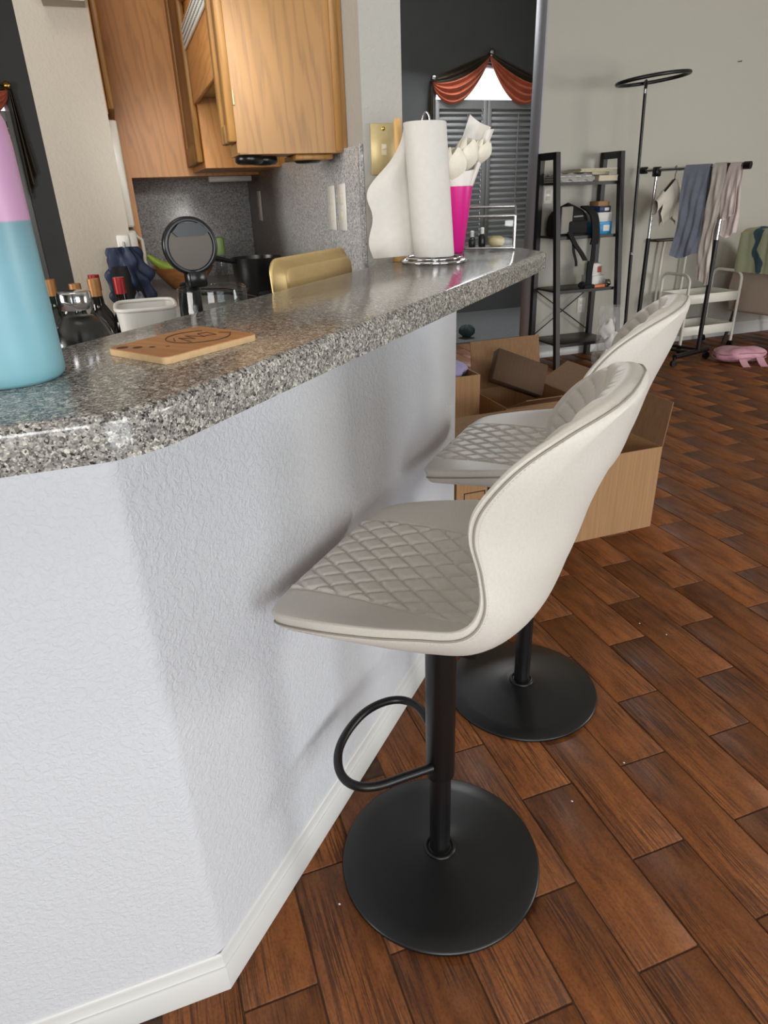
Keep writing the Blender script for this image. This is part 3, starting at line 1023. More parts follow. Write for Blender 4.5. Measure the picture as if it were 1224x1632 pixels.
# paper towel holder and roll
t = thing('paper_towel_holder', 'chrome wire paper towel holder with ringed base on the worktop', 'towel holder', (-0.055, 1.10, ZT))
def ring(r_, z, n=48):
    return [(r_ * math.cos(2 * PI * i / n), r_ * math.sin(2 * PI * i / n), z) for i in range(n)]
mb = MB()
mb.tube(ring(0.076, 0.004), 0.0035, 8, closed=True)
mb.tube(ring(0.066, 0.011), 0.003, 8, closed=True)
for q in range(4):
    an = q * PI / 2 + 0.4
    mb.tube([(0, 0, 0.007), (0.076 * math.cos(an), 0.076 * math.sin(an), 0.006)], 0.003, 8)
mb.build('base_ring', G['chrome'], t)
top_off = Vector((-0.022, -0.006, 0.31))
rod = [(0, 0, 0.006), tuple(top_off * 0.93)]
lp = []
for i in range(15):
    q = PI * i / 14
    lp.append((top_off.x * .93 + 0.010 - 0.010 * math.cos(q) - 0.006, top_off.y, 0.288 + 0.026 * math.sin(q)))
lp += [(top_off.x * .93 + .014, top_off.y, 0.27)]
MB().tube(rod, 0.0028, 8).tube([(p[0] , p[1], p[2]) for p in lp], 0.0022, 8).build('rod', G['chrome'], t)
roll = thing('paper_towel_roll', 'roll of white paper towel leaning on its chrome holder', 'paper towel', (-0.055, 1.10, ZT + 0.015))
ax = Matrix.Rotation(math.atan2(0.022, 0.29), 4, Vector((0.27, -0.96, 0)).normalized())
ax = Matrix.Rotation(math.radians(-4.2), 4, Vector((0.4, 0.9, 0)).normalized().cross(Vector((0, 0, 1))).cross(Vector((0, 0, 1))))
def shear(z):
    return Vector((-0.020, -0.006, 0)) * (z / 0.28)
mb = MB()
prof_r = [(0.0205, 0.0), (0.0475, 0.0), (0.0485, 0.002), (0.0485, 0.278), (0.0475, 0.280), (0.0205, 0.280), (0.0205, 0.0)]
n = 56
vs, fs = [], []
for (r_, z) in prof_r[:-1]:
    for j in range(n):
        q = 2 * PI * j / n
        s_ = shear(z)
        vs.append((r_ * math.cos(q) + s_.x, r_ * math.sin(q) + s_.y, z))
m_ = len(prof_r) - 1
for i in range(m_):
    for j in range(n):
        i2 = (i + 1) % m_
        fs.append((i * n + j, i * n + (j + 1) % n, i2 * n + (j + 1) % n, i2 * n + j))
mb._add(vs, fs, True)
mb.build('roll', G['paper'], roll)
MB().tube([(0, 0, 0.001), tuple(Vector((0, 0, 0.279)) + shear(0.279))], 0.0207, 24).build('core', plain('grey_card_core', (168, 152, 128), 0.9), roll)
def tsheet(u, v):                                    # loose sheet leaving the back of the roll towards the kitchen
    z = 0.278 * v
    s_ = shear(z)
    ln = 0.118 * (1 - 0.92 * smooth01((v - 0.42) / 0.58)) * (0.93 + 0.07 * math.sin(v * 14)) + 0.012
    st_ = Vector((-0.040, 0.027, 0))
    d_ = Vector((-0.93, -0.36, 0))
    cv = Vector((0.36, -0.93, 0)) * (0.013 * math.sin(u * 2.6) + 0.005 * math.sin(v * 9 + u * 4) * u)
    p = st_ + d_ * ln * u + cv + s_
    return (p.x, p.y, z + 0.002 - 0.012 * u * (1 - v) * 0.6)
MB().sheet(tsheet, 24, 36, 0.0012).build('loose_sheet', G['paper'], roll)

# wooden mug tree behind the towel
t = thing('mug_tree', 'plain wooden mug tree with pegs behind the paper towel sheet', 'mug tree', (-0.156, 1.128, ZT))
MB().lathe([(0.019, 0), (0.020, 0.004), (0.019, 0.012), (0.012, 0.014)], 32).build('base', G['dowel'], t)
MB().lathe([(0.0095, 0.012), (0.0095, 0.304), (0.008, 0.3095), (0, 0.310)], 20).build('post', G['dowel'], t)
for (z, an) in ((0.225, 0.4), (0.195, 1.9), (0.135, 2.95), (0.105, 1.3)):
    MB().tube([(0, 0, z), (0.065 * math.cos(an), 0.065 * math.sin(an), z + 0.022)], 0.0042, 8).build('peg', G['dowel'], t)

# magenta vase with wrapped tulips
t = thing('vase', 'tall tapered magenta vase behind the paper towel roll', 'vase', (-0.100, 1.376, ZT))
MB().lathe([(0.021, 0), (0.023, 0.002), (0.0445, 0.165), (0.042, 0.165), (0.021, 0.006), (0.0, 0.006)], 40).build('cone', G['pink'], t)
bq = thing('tulip_bouquet', 'white wrapped bouquet of pale tulips in the magenta vase', 'bouquet', (-0.100, 1.376, ZT + 0.09))
axd = Vector((0.92, 0.39, 0))
bkd = Vector((-0.39, 0.92, 0))
def quad_sheet(A, B, C_, D_, bulge, fold=0.0):
    """Sheet through four (along, up) corners, bowed away from the room by bulge."""
    def fn(u, v):
        p = (1 - u) * (1 - v) * Vector(A) + (1 - u) * v * Vector(B) + u * v * Vector(C_) + u * (1 - v) * Vector(D_)
        dd = bulge * math.sin(PI * u) + fold * u ** 4
        q = axd * p.x + bkd * dd
        return (q.x, q.y, p.y - 0.09)
    return fn
MB().sheet(quad_sheet((-0.030, 0.15), (0.034, 0.330), (0.088, 0.300), (0.036, 0.15), 0.034), 20, 20, 0.001).build('wrapping_back', G['wrap'], bq)
MB().sheet(quad_sheet((0.028, 0.15), (0.074, 0.292), (0.098, 0.296), (0.040, 0.15), -0.010, 0.012), 10, 16, 0.001).build('wrapping_fold', G['wrap'], bq)
MB().sheet(quad_sheet((-0.034, 0.145), (-0.046, 0.190), (0.050, 0.204), (0.038, 0.145), -0.030), 20, 12, 0.001).build('wrapping_front', G['wrap'], bq)
MB().lathe([(0.0, 0.03), (0.026, 0.062), (0.030, 0.075)], 20, (0.002, 0, 0)).build('wrapping_cone', G['wrap'], bq)
def tulip(c, lean, sc_):
    m = Matrix.Translation(c) @ Matrix.Rotation(lean, 4, 'Y') @ Matrix.Scale(sc_, 4)
    mb = MB()
    for i in range(6):
        rz = Matrix.Rotation(i * PI / 3 + (0.2 if i % 2 else 0), 4, 'Z')
        rr = 1.0 if i % 2 else 0.88
        def pet(u, v, rr=rr):
            wv = 0.016 * math.sin(PI * (0.08 + 0.88 * v)) ** 0.8
            an = (u - 0.5) * 2 * wv / 0.019
            r_ = rr * (0.004 + 0.016 * math.sin(PI * min(1, v * 0.78 + 0.05)))
            return (r_ * math.cos(an), r_ * math.sin(an), 0.048 * v)
        bmx = MB()
        bmx.sheet(pet, 8, 10, 0.0008)
        bmx.bm.verts.index_update()
        mb._add([m @ rz @ v.co for v in bmx.bm.verts], [[v.index for v in f.verts] for f in bmx.bm.faces], True)
        bmx.bm.free()
    return mb
def ub(u, d_, z):
    q = axd * u + bkd * d_
    return Vector((q.x, q.y, z - 0.09))
heads = [(-0.010, -0.008, 0.172, 0.10, 1.75), (0.016, 0.006, 0.200, 0.32, 1.65), (0.056, 0.004, 0.218, 0.42, 1.2)]
for (u_, d_, z_, ln_, sc__) in heads:
    tulip(ub(u_, d_, z_), ln_, sc__).build('tulip_head', G['petal'], bq)
st_ = MB()
for (u_, d_, z_, ln_, sc__) in heads:
    st_.tube([ub(0, 0, 0.02), ub(u_ * 0.6, d_, z_ * 0.6), ub(u_, d_, z_ + 0.003)], 0.003, 6)
st_.build('stem', G['green_cap'], bq)

# chrome-railed glass caddy with small things in it
t = thing('glass_caddy', 'chrome-railed clear glass caddy at the far end of the worktop', 'caddy', (-0.035, 1.472, ZT), math.atan2(0.39, 0.92) - 0.12)
hx, hy, hh = 0.072, 0.030, 0.100
rl = MB()
for yy, zz in ((-hy, hh - 0.012), (hy, hh + 0.010)):
    rl.tube([(-hx, yy, zz), (hx, yy, zz)], 0.0032, 8)
    for xx in (-hx, hx):
        rl.tube([(xx, yy, 0.004), (xx, yy, zz)], 0.0032, 8)
for xx in (-hx, hx):
    rl.tube([(xx, -hy, hh - 0.012), (xx, hy, hh + 0.010)], 0.0032, 8)
    rl.tube([(xx, -hy, 0.006), (xx, hy, 0.006)], 0.0032, 8)
for yy in (-hy, hy):
    rl.tube([(-hx, yy, 0.006), (hx, yy, 0.006)], 0.0032, 8)
rl.build('rail', G['chrome'], t)
MB().box(-hx + .004, hx - .004, -hy + 0.004, hy - 0.004, 0.004, 0.0075).build('glass_base', G['glass'], t)
for yy in (-hy, hy):
    MB().box(-hx + .005, hx - .005, yy - 0.0012, yy + 0.0012, 0.012, 0.075).build('glass_side', G['glass'], t)
def in_caddy(x, y):
    q = math.atan2(0.39, 0.92) - 0.12
    return (-0.035 + x * math.cos(q) - y * math.sin(q), 1.472 + x * math.sin(q) + y * math.cos(q), ZT + 0.0078)
tag(MB().lathe([(0.012, 0), (0.020, 0.004), (0.0235, 0.012), (0.022, 0.022), (0.012, 0.0275), (0.010, 0.024), (0, 0.022)], 28).build('candle', G['wax'], loc=in_caddy(0.022, 0)), 'squat tan wax candle sitting in the glass caddy', 'candle')
for x, h_, lab in ((-0.018, 0.034, 'small black bottle with a pale cap beside the tan candle'), (-0.046, 0.026, 'shorter black bottle at the vase end of the glass caddy')):
    b_ = thing('cosmetic_bottle', lab, 'bottle', in_caddy(x, 0.004), 0, 'small bottles in the caddy')
    MB().lathe([(0.009, 0), (0.010, 0.002), (0.010, h_ - 0.006), (0.005, h_)], 18).build('body', G['black_plastic'], b_)
    MB().lathe([(0.0055, h_), (0.0055, h_ + 0.016), (0, h_ + 0.017)], 14).build('cap', G['white_plastic'], b_)

# ------------------------------------------------------------------ kitchen
# lower worktop on the kitchen side of the half wall
kt = thing('base_cabinet', 'kitchen base cabinet run hidden behind the bar half wall', 'cabinet', (0, 0, 0))
MB().box(-0.72, -0.13, 0.08, 1.02, 0, 0.875).build('body', G['oak_lifted'], kt)
MB().box(-0.76, -0.128, 0.06, 1.04, 0.875, 0.91, 0.004).build('worktop', G['splash'], kt)
kt2 = thing('stove_counter', 'kitchen counter run along the speckled backsplash', 'counter', (0, 0, 0), HOUSE)
MB().box(0.14, 0.618, 1.24, 2.675, 0, 0.875).build('body', G['oak_lifted'], kt2)
MB().box(0.1115, 0.6185, 1.22, 2.677, 0.875, 0.91, 0.004).build('worktop', G['splash'], kt2)

# wall cabinets
def panel_door(parent, x0, x1, y0, y1, z0, z1, name='door', mat='oak'):
    """Frame-and-panel door in the plane x (thickness x0..x1), width along y."""
    st_ = min(0.06, (y1 - y0) * 0.28)
    mb = MB()
    mb.box(x0, x1, y0, y0 + st_, z0, z1, 0.003).box(x0, x1, y1 - st_, y1, z0, z1, 0.003)
    mb.box(x0, x1, y0 + st_, y1 - st_, z0, z0 + st_, 0.002).box(x0, x1, y0 + st_, y1 - st_, z1 - st_, z1, 0.002)
    d = mb.build(name, G[mat], parent)
    MB().box(x0 + 0.007, x1 - 0.004, y0 + st_ - 0.002, y1 - st_ + 0.002, z0 + st_ - 0.002, z1 - st_ + 0.002, 0.006).build('panel', G[mat], d)
    return d
cb = thing('wall_cabinet', 'oak wall cabinet with broad end panel above the outlets', 'cabinet', (0, 0, 0), HOUSE, 'oak wall cabinets')
MB().box(0.352, 0.6315, 1.13, 1.275, 1.335, 2.45).build('carcass', G['oak'], cb)
MB().box(0.346, 0.372, 1.127, 1.1305, 1.338, 2.45).box(0.600, 0.6185, 1.124, 1.1305, 1.338, 2.45, 0.001).build('end_trim', G['oak'], cb)
d = panel_door(cb, 0.327, 0.346, 1.118, 1.262, 1.362, 2.42)
MB().box(0.3455, 0.352, 1.126, 1.129, 1.44, 1.47).tube([(0.349, 1.124, 1.44), (0.349, 1.124, 1.47)], 0.003, 8).build('hinge', G['brass'], cb)
cb = thing('hood_cabinet', 'short oak cabinet over the stove with a white vent strip', 'cabinet', (0, 0, 0), HOUSE, 'oak wall cabinets')
MB().box(0.352, 0.6315, 1.277, 1.898, 1.74, 2.45).build('carcass', G['oak_lifted'], cb)
MB().box(0.338, 0.352, 1.277, 1.898, 1.525, 1.76, 0.002).build('valance', G['oak_h'], cb)
v_ = MB().box(0.330, 0.338, 1.285, 1.88, 1.672, 1.735, 0.002).build('vent_strip', G['white_plastic'], cb)
vh = MB()
for i in range(29):
    for j in range(4):
        y, z = 1.30 + i * 0.0195 + (0.009 if j % 2 else 0), 1.682 + j * 0.0145
        vh.lathe([(0.0034, 0), (0.0034, 0.001)], 8, mat=Matrix.Translation((0.3301, y, z)) @ Matrix.Rotation(-PI / 2, 4, 'Y'))
vo = vh.build('vent_hole', G['card_ink'], v_)
vo['kind'] = 'stuff'
panel_door(cb, 0.330, 0.350, 1.60, 1.88, 1.80, 2.42, mat='oak_lifted')
panel_door(cb, 0.330, 0.350, 1.285, 1.59, 1.80, 2.42, mat='oak_lifted')
hd = thing('range_hood', 'dark range hood tucked under the short oak cabinet', 'range hood', (0, 0, 0), HOUSE)
MB().prism([(0.36, 1.55), (0.36, 1.59), (0.40, 1.735), (0.63, 1.735), (0.63, 1.55)], 1.28, 1.895, axes='xz').build('shell', G['black_plastic'], hd)
MB().box(0.37, 0.62, 1.30, 1.88, 1.543, 1.55).build('grease_filter', G['steel'], hd)
cb = thing('wall_cabinet', 'oak wall cabinet in the corner beyond the range hood', 'cabinet', (0, 0, 0), HOUSE, 'oak wall cabinets')
MB().box(0.352, 0.6315, 1.90, 2.36, 1.335, 2.45).build('carcass', G['oak_lifted'], cb)
panel_door(cb, 0.330, 0.350, 1.93, 2.34, 1.355, 2.42, mat='oak')
cb = thing('corner_cabinet', 'plain oak corner cabinet panel above the rear backsplash', 'cabinet', (0, 0, 0), HOUSE, 'oak wall cabinets')
MB().box(0.1115, 0.6315, 2.372, 2.689, 1.325, 2.45).build('carcass', G['oak_lifted'], cb)
cb = thing('fridge_surround', 'tall narrow oak end board beside the fridge', 'surround', (0, 0, 0), HOUSE)
MB().box(0.073, 0.111, 2.36, 2.6765, 0, 2.45).build('panel', G['oak_lifted'], cb)
cb = thing('fridge_cabinet', 'oak cabinet above the fridge seen edge on', 'cabinet', (0, 0, 0), HOUSE, 'oak wall cabinets')
MB().box(-0.13, 0.066, 1.93, 2.35, 1.50, 2.45).build('carcass', G['oak_lifted'], cb)
panel_door(cb, 0.068, 0.087, 1.935, 2.32, 1.515, 2.42)
fr = thing('fridge', 'almond white fridge seen edge on behind the textured wall', 'fridge', (0, 0, 0), HOUSE)
MB().box(-0.13, 0.028, 1.935, 2.345, 0.02, 1.49, 0.006).build('body', G['fridge'], fr)
MB().box(0.032, 0.086, 1.932, 2.345, 1.158, 1.485, 0.008, seg=2).build('freezer_door', G['fridge'], fr)
dr = MB().box(0.032, 0.086, 1.932, 2.345, 0.08, 1.148, 0.008, seg=2).build('fridge_door', G['fridge'], fr)
MB().tube([(0.085, 2.30, 1.12), (0.108, 2.30, 1.10), (0.108, 2.30, 0.86), (0.085, 2.30, 0.84)], 0.008, 8).build('handle', G['fridge'], dr)

# puck lights under the near cabinet
for i, (a_, b_, lab) in enumerate(((0.385, 1.20, 'black puck light under the cabinet, at the door side'), (0.435, 1.26, 'black puck light under the cabinet, second from the door'), (0.545, 1.22, 'black puck light under the cabinet, nearest the wall'))):
    p = thing('puck_light', lab, 'light', W(a_, b_, 1.335), HOUSE, 'puck lights under the cabinet')
    MB().lathe([(0.034, 0), (0.036, -0.004), (0.036, -0.014), (0.030, -0.019)], 28).build('housing', G['black_plastic'], p)
    MB().lathe([(0.027, -0.019), (0.02, -0.0215), (0, -0.022)], 24).build('lens', G['glass'], p)
tag(MB().box(0.50, 0.60, 1.16, 1.30, 1.322, 1.3345, 0.002).build('underside_block', G['oak'], rotz=HOUSE), 'flat oak block fixed under the wall cabinet near the wall', 'block')
tag(MB().box(0.42, 0.60, 2.44, 2.50, 1.303, 1.3245, 0.003).build('strip_light', G['white_plastic'], rotz=HOUSE), 'slim white strip light under the oak corner cabinet', 'light')

# outlets and the brass switch plate
def plate(name, label, cat, org, rotz, w, h, mat, kind, group=None):
    """Plate in local x-z plane facing local -y."""
    t = thing(name, label, cat, org, rotz, group)
    MB().box(-w / 2, w / 2, -0.005, -0.0003, -h / 2, h / 2, 0.0018).build('plate', mat, t)
    if kind == 'toggle':
        MB().box(-0.006, 0.006, -0.0065, -0.005, -0.012, 0.012).build('toggle_slot', G['cream_book'], t)
        MB().box(-0.0045, 0.0045, -0.013, -0.006, 0.0, 0.009, 0.001).build('toggle', G['label'], t)
        for z in (-0.045, 0.045):
            MB().lathe([(0.0045, 0), (0.0045, 0.001), (0, 0.0025)], 12, mat=Matrix.Translation((0, -0.005, z)) @ Matrix.Rotation(PI / 2, 4, 'X')).build('screw', G['gold_brass'], t)
    else:
        for z in (-0.021, 0.021):
            MB().box(-0.017, 0.017, -0.0068, -0.005, z - 0.014, z + 0.014, 0.0015).build('socket', G['label'], t)
            for x in (-0.006, 0.006):
                pass
    return t
plate('switch_plate', 'brass light switch plate on the white wall end', 'switch', W(0.683, 0.9995, 1.333), HOUSE, 0.066, 0.112, G['brass'], 'toggle')
for (b_, z, lab) in ((2.41, 1.205, 'white outlet nearest the back corner of the speckled backsplash'), (1.262, 1.203, 'white outlet left of the pair below the cabinet'), (1.158, 1.205, 'white outlet right of the pair below the cabinet')):
    plate('wall_outlet', lab, 'outlet', W(0.6197, b_, z), HOUSE - PI / 2, 0.072, 0.116, G['white_plastic'], 'socket', 'backsplash outlets')
plate('wall_outlet', 'white outlet low on the wall behind the ladder shelf', 'outlet', W(3.365, 3.8995, 0.38), HOUSE, 0.072, 0.116, G['white_plastic'], 'socket')
plate('wall_switch', 'white wall plate behind the upper ladder shelves', 'switch', W(2.995, 3.8995, 1.185), HOUSE, 0.072, 0.116, G['white_plastic'], 'socket')

# glass jar with steel cap
t = thing('cap_jar', 'round glass jar of dark liquid with a steel cap', 'jar', (-0.237, 0.19, 0.9105))
MB().lathe([(0.034, 0), (0.044, 0.003), (0.047, 0.02), (0.047, 0.128), (0.044, 0.150), (0.035, 0.172), (0.0225, 0.186), (0.0205, 0.190), (0.0205, 0.198), (0.0185, 0.198), (0.0185, 0.189), (0.033, 0.170), (0.042, 0.148), (0.045, 0.127), (0.045, 0.02), (0.042, 0.006), (0, 0.006)], 40).build('jar_body', G['glass'], t)
MB().lathe([(0.038, 0.007), (0.042, 0.02), (0.042, 0.126), (0.0405, 0.146), (0.031, 0.168), (0.020, 0.183), (0, 0.184)], 40).build('liquid', G['smoke'], t)
MB().lathe([(0.0215, 0.193), (0.0225, 0.195), (0.0225, 0.215), (0.0212, 0.217), (0, 0.217)], 40).build('cap', G['chrome'], t)

# electric glass kettle with its lid open
t = thing('glass_kettle', 'glass kettle with its black round lid standing open', 'kettle', (-0.224, 0.470, 0.9105), math.radians(-20))
MB().lathe([(0.070, 0), (0.074, 0.004), (0.074, 0.022), (0.068, 0.026)], 40).build('power_base', G['black_plastic'], t)
MB().lathe([(0.066, 0.028), (0.067, 0.045), (0.064, 0.115), (0.058, 0.186), (0.0555, 0.186), (0.0615, 0.115), (0.0645, 0.047), (0.0, 0.047)], 48).build('glass_body', G['glass'], t)
MB().tube([(0.057 * math.cos(q), 0.057 * math.sin(q), 0.187) for q in [2 * PI * i / 40 for i in range(40)]], 0.0022, 6, closed=True).build('rim', G['glass'], t)
def spout(u, v):
    an = (u - 0.5) * 0.9
    r_ = 0.058 + 0.022 * v * math.cos(an * 1.75)
    return (r_ * math.cos(an), r_ * math.sin(an), 0.15 + 0.038 * v)
MB().sheet(spout, 14, 8, 0.002).build('spout', G['glass'], t)
MB().tube([(-0.058, 0, 0.188), (-0.090, 0, 0.184), (-0.101, 0, 0.15), (-0.099, 0, 0.09), (-0.085, 0, 0.045), (-0.062, 0, 0.035)], [0.010, 0.011, 0.012, 0.012, 0.011, 0.010], 10).build('handle', G['black_plastic'], t)
MB().box(-0.072, -0.056, -0.013, 0.013, 0.03, 0.19, 0.005).build('handle_spine', G['black_plastic'], t)
LM = Matrix.Translation((-0.046, -0.004, 0.254)) @ Matrix.Rotation(math.radians(-12), 4, 'Z') @ Matrix.Rotation(PI / 2, 4, 'Y') @ Matrix.Rotation(PI / 2, 4, 'Z')
ld = MB().lathe([(0.0, -0.008), (0.044, -0.008), (0.0475, -0.004), (0.0475, 0.006), (0.044, 0.009), (0.040, 0.008), (0.0395, 0.004), (0.0, 0.004)], 48, mat=LM, smooth=False).build('lid', G['black_plastic'], t)
MB().lathe([(0.0, 0.0045), (0.0385, 0.0045), (0.0385, 0.006), (0, 0.006)], 40, mat=LM, smooth=False).build('lid_plate', plain('dark_steel_plate', (84, 78, 70), 0.42, 0.6), ld)
MB().prism([(-0.022, 0.016), (0.024, 0.016), (0.034, 0.022), (0.018, 0.036), (-0.018, 0.036), (-0.03, 0.024)], 0.0065, 0.011, mat=LM).build('lid_latch', G['black_plastic'], ld)
MB().box(-0.060, -0.036, -0.018, 0.018, 0.185, 0.215, 0.004).build('hinge', G['black_plastic'], ld)

# gold baking sheet standing on edge, underside towards the bar
t = thing('baking_sheet', 'champagne gold baking sheet standing on edge behind the bar', 'baking tray', (-0.243, 0.86, 0.911))
def rrect(w, h, r_, n=6):
    pts = []
    for (sx_, sy_, a0) in ((1, 1, 0), (-1, 1, PI / 2), (-1, -1, PI), (1, -1, 3 * PI / 2)):
        for i in range(n + 1):
            q = a0 + PI / 2 * i / n
            pts.append((sx_ * (w / 2 - r_) + r_ * math.cos(q), sy_ * (h / 2 - r_) + r_ * math.sin(q)))
    return pts
rings = [(0.330, 0.212, 0.030, 0.0), (0.330, 0.212, 0.030, 0.003), (0.312, 0.194, 0.024, 0.004), (0.290, 0.172, 0.020, 0.024), (0.284, 0.166, 0.018, 0.026)]
vs, fs = [], []
nn = 28
for (w, h, r_, dpt) in rings:
    for (u, v) in rrect(w, h, r_):
        vs.append((dpt, u, v + 0.1065))
for i in range(len(rings) - 1):
    for j in range(nn):
        fs.append((i * nn + j, i * nn + (j + 1) % nn, (i + 1) * nn + (j + 1) % nn, (i + 1) * nn + j))
fs.append(tuple(range((len(rings) - 1) * nn, len(rings) * nn)))
fs.append(tuple(range(nn))[::-1])
mb = MB()
mb._add(vs, fs, False, Matrix.Rotation(math.radians(-4), 4, 'Y'))
bmesh.ops.recalc_face_normals(mb.bm, faces=mb.bm.faces[:])
for f in mb.bm.faces:
    if len(f.verts) > 4: f.smooth = False
mb.build('tray', G['gold_pan'], t)

# white plastic tub by the kettle
t = thing('plastic_tub', 'white plastic tub left of the glass kettle', 'tub', W(0.062, 0.74, 0.9105), HOUSE)
def tubf(u, v):
    an = 2 * PI * u
    q = 1.0 / (abs(math.cos(an)) ** 5 + abs(math.sin(an)) ** 5) ** 0.2
    k_ = 0.84 + 0.16 * v
    return (0.058 * q * k_ * math.cos(an), 0.075 * q * k_ * math.sin(an), 0.001 + 0.135 * v)
mb = MB().grid(tubf, 48, 8, True, closed_u=True)
mb.build('tub', G['white_plastic'], t)
MB().tube([tuple(tubf(i / 48, 1.0)) for i in range(48)], 0.004, 6, closed=True).build('rim', G['white_plastic'], t)
MB().prism([(tubf(i / 48, 0.0)[0], tubf(i / 48, 0.0)[1]) for i in range(48)], 0.0, 0.003).build('bottom', G['white_plastic'], t)

# pans on the stove, bowl of fruit, green-capped bottle
def pan(label, a_, b_, r_, h_, hang):
    t = thing('frying_pan', label, 'pan', W(a_, b_, 0.9105), HOUSE, 'black frying pans')
    MB().lathe([(r_ * 0.8, 0), (r_ * 0.84, 0.003), (r_, h_), (r_ - 0.004, h_), (r_ * 0.80, 0.008), (0, 0.008)], 40).build('pan_body', G['black_plastic'], t)
    MB().tube([(r_ * math.cos(hang), r_ * math.sin(hang), h_ - 0.01), ((r_ + .09) * math.cos(hang), (r_ + .09) * math.sin(hang), h_ + 0.012), ((r_ + 0.17) * math.cos(hang), (r_ + 0.17) * math.sin(hang), h_ + 0.014)], [0.007, 0.010, 0.011], 8).build('handle', G['black_plastic'], t)
pan('deep black frying pan on the stove behind the baking sheet', 0.465, 1.74, 0.088, 0.140, math.radians(205))
pan('shallow black frying pan between kettle and deep pan', 0.49, 1.42, 0.085, 0.055, math.radians(170))
t = thing('fruit_bowl', 'wooden fruit bowl on the rear counter behind the kettle', 'bowl', W(0.250, 2.26, 0.9105), HOUSE)
MB().lathe([(0.05, 0), (0.06, 0.004), (0.105, 0.055), (0.125, 0.085), (0.120, 0.085), (0.10, 0.055), (0.05, 0.012), (0, 0.010)], 40).build('bowl', G['wood_bowl'], t)
def banana(label, off, rz):
    p = W(0.250, 2.26, 0.985)
    pts = [(-0.09 + 0.18 * i / 10, 0, 0.055 * (1 - (2 * (i / 10) - 1) ** 2) * -1 + 0.06) for i in range(11)]
    rr = [0.006, 0.013, 0.017, 0.019, 0.019, 0.019, 0.019, 0.018, 0.016, 0.011, 0.005]
    o = MB().tube(pts, rr, 10).build('banana', G['banana'], loc=(p.x + off[0], p.y + off[1], p.z + off[2]), rotz=rz)
    tag(o, label, 'banana', 'bananas in the wooden bowl')
banana('greenish banana resting against the left rim of the wooden bowl', (-0.03, -0.03, 0.0), 0.9)
banana('second greenish banana lying across the wooden bowl', (0.03, 0.02, 0.012), 0.4)
t = thing('spice_bottle', 'small clear bottle with sage green cap by the backsplash', 'bottle', W(0.40, 2.22, 0.9105), HOUSE)
MB().lathe([(0.022, 0), (0.024, 0.003), (0.024, 0.10), (0.016, 0.125)], 24).build('bottle_body', G['glass'], t)
MB().lathe([(0.0225, 0.122), (0.0235, 0.125), (0.0215, 0.182), (0.018, 0.187), (0, 0.187)], 24).build('cap', G['green_cap'], t)

# black bar cart with bottles, left of the kettle
t = thing('bar_cart', 'low black cart holding bottles by the textured beige wall', 'cart', W(-0.06, 1.25, 0), HOUSE)
MB().box(-0.17, 0.13, -0.13, 0.18, 0.74, 0.758, 0.003).build('top', G['black_wood'], t)
for sx_ in (-0.155, 0.115):
    for sy_ in (-0.115, 0.165):
        MB().tube([(sx_, sy_, 0), (sx_, sy_, 0.742)], 0.010, 8).build('leg', G['black_wood'], t)
def wine(label, a_, b_, h_, glass_m, foil, lab=True, r_=0.036):
    t = thing('wine_bottle', label, 'bottle', W(a_, b_, 0.7585), HOUSE, 'bottles on the black cart')
    k_ = h_
    MB().lathe([(r_ * .9, 0), (r_, 0.004), (r_, k_ * 0.58), (r_ * 0.9, k_ * 0.64), (r_ * 0.42, k_ * 0.74), (0.0135, k_ * 0.8), (0.0135, k_ * 0.9)], 24).build('body', G[glass_m], t)
    MB().lathe([(0.0150, k_ * 0.86), (0.0150, k_), (0, k_ + 0.001)], 20).build('foil', G[foil], t)
    if lab:
        MB().lathe([(r_ + 0.0006, k_ * 0.2), (r_ + 0.0006, k_ * 0.5)], 24).build('label', G['label'], t)
wine('dark wine bottle with tan foil, cream label facing the bar', -0.050, 1.19, 0.305, 'brown_glass', 'cork_foil')
wine('clear-looking bottle with red foil neck next to the hanging bag', 0.010, 1.26, 0.298, 'brown_glass', 'red_foil')
wine('green bottle with tan foil at the left of the cart', -0.165, 1.31, 0.30, 'green_glass', 'cork_foil', False)
wine('shorter bottle with copper foil between green and dark bottles', -0.100, 1.255, 0.29, 'green_glass', 'cork_foil', False)
wine('bottle with red foil top half hidden behind the others', -0.055, 1.36, 0.30, 'green_glass', 'red_foil', False)
tag(MB().tube([(0.055 * math.cos(q), 0.0, 0.055 * math.sin(q)) for q in [PI * i / 20 for i in range(21)]], 0.0085, 8).build('basket_handle', G['black_plastic'], loc=W(-0.01, 1.135, 0.759), rotz=HOUSE), 'black arched basket handle in front of the bottles', 'handle')
# bag hanging from a hook on the end of the stub wall
t = thing('hanging_bag', 'crumpled navy and black bag hanging by the fridge', 'bag', W(0.03, 1.74, 0.95), HOUSE)
def bagf(u, v):
    an = 2 * PI * u
    w = 0.016 + 0.045 * math.sin(PI * min(1.0, 0.12 + 0.8 * v)) ** 0.7
    fold = 1 + 0.22 * math.sin(an * 5 + v * 7) + 0.14 * math.sin(an * 9 - v * 11) + 0.10 * math.sin(v * 23 + an * 2)
    return (w * fold * math.cos(an) + 0.02 * v, 0.6 * w * fold * math.sin(an), 0.155 - 0.24 * v)
MB().grid(bagf, 72, 34, True, closed_u=True).build('bag_body', G['blue_bag'], t)
def bagf2(u, v):
    an = 2 * PI * u
    w = 0.010 + 0.036 * math.sin(PI * min(1.0, 0.1 + 0.75 * v)) ** 0.7
    fold = 1 + 0.2 * math.sin(an * 4 + v * 5)
    return (w * fold * math.cos(an) - 0.012 + 0.03 * v, -0.03 + 0.5 * w * fold * math.sin(an), 0.10 - 0.30 * v)
MB().grid(bagf2, 40, 18, True, closed_u=True).build('strap_bundle', G['black_soft'], t)
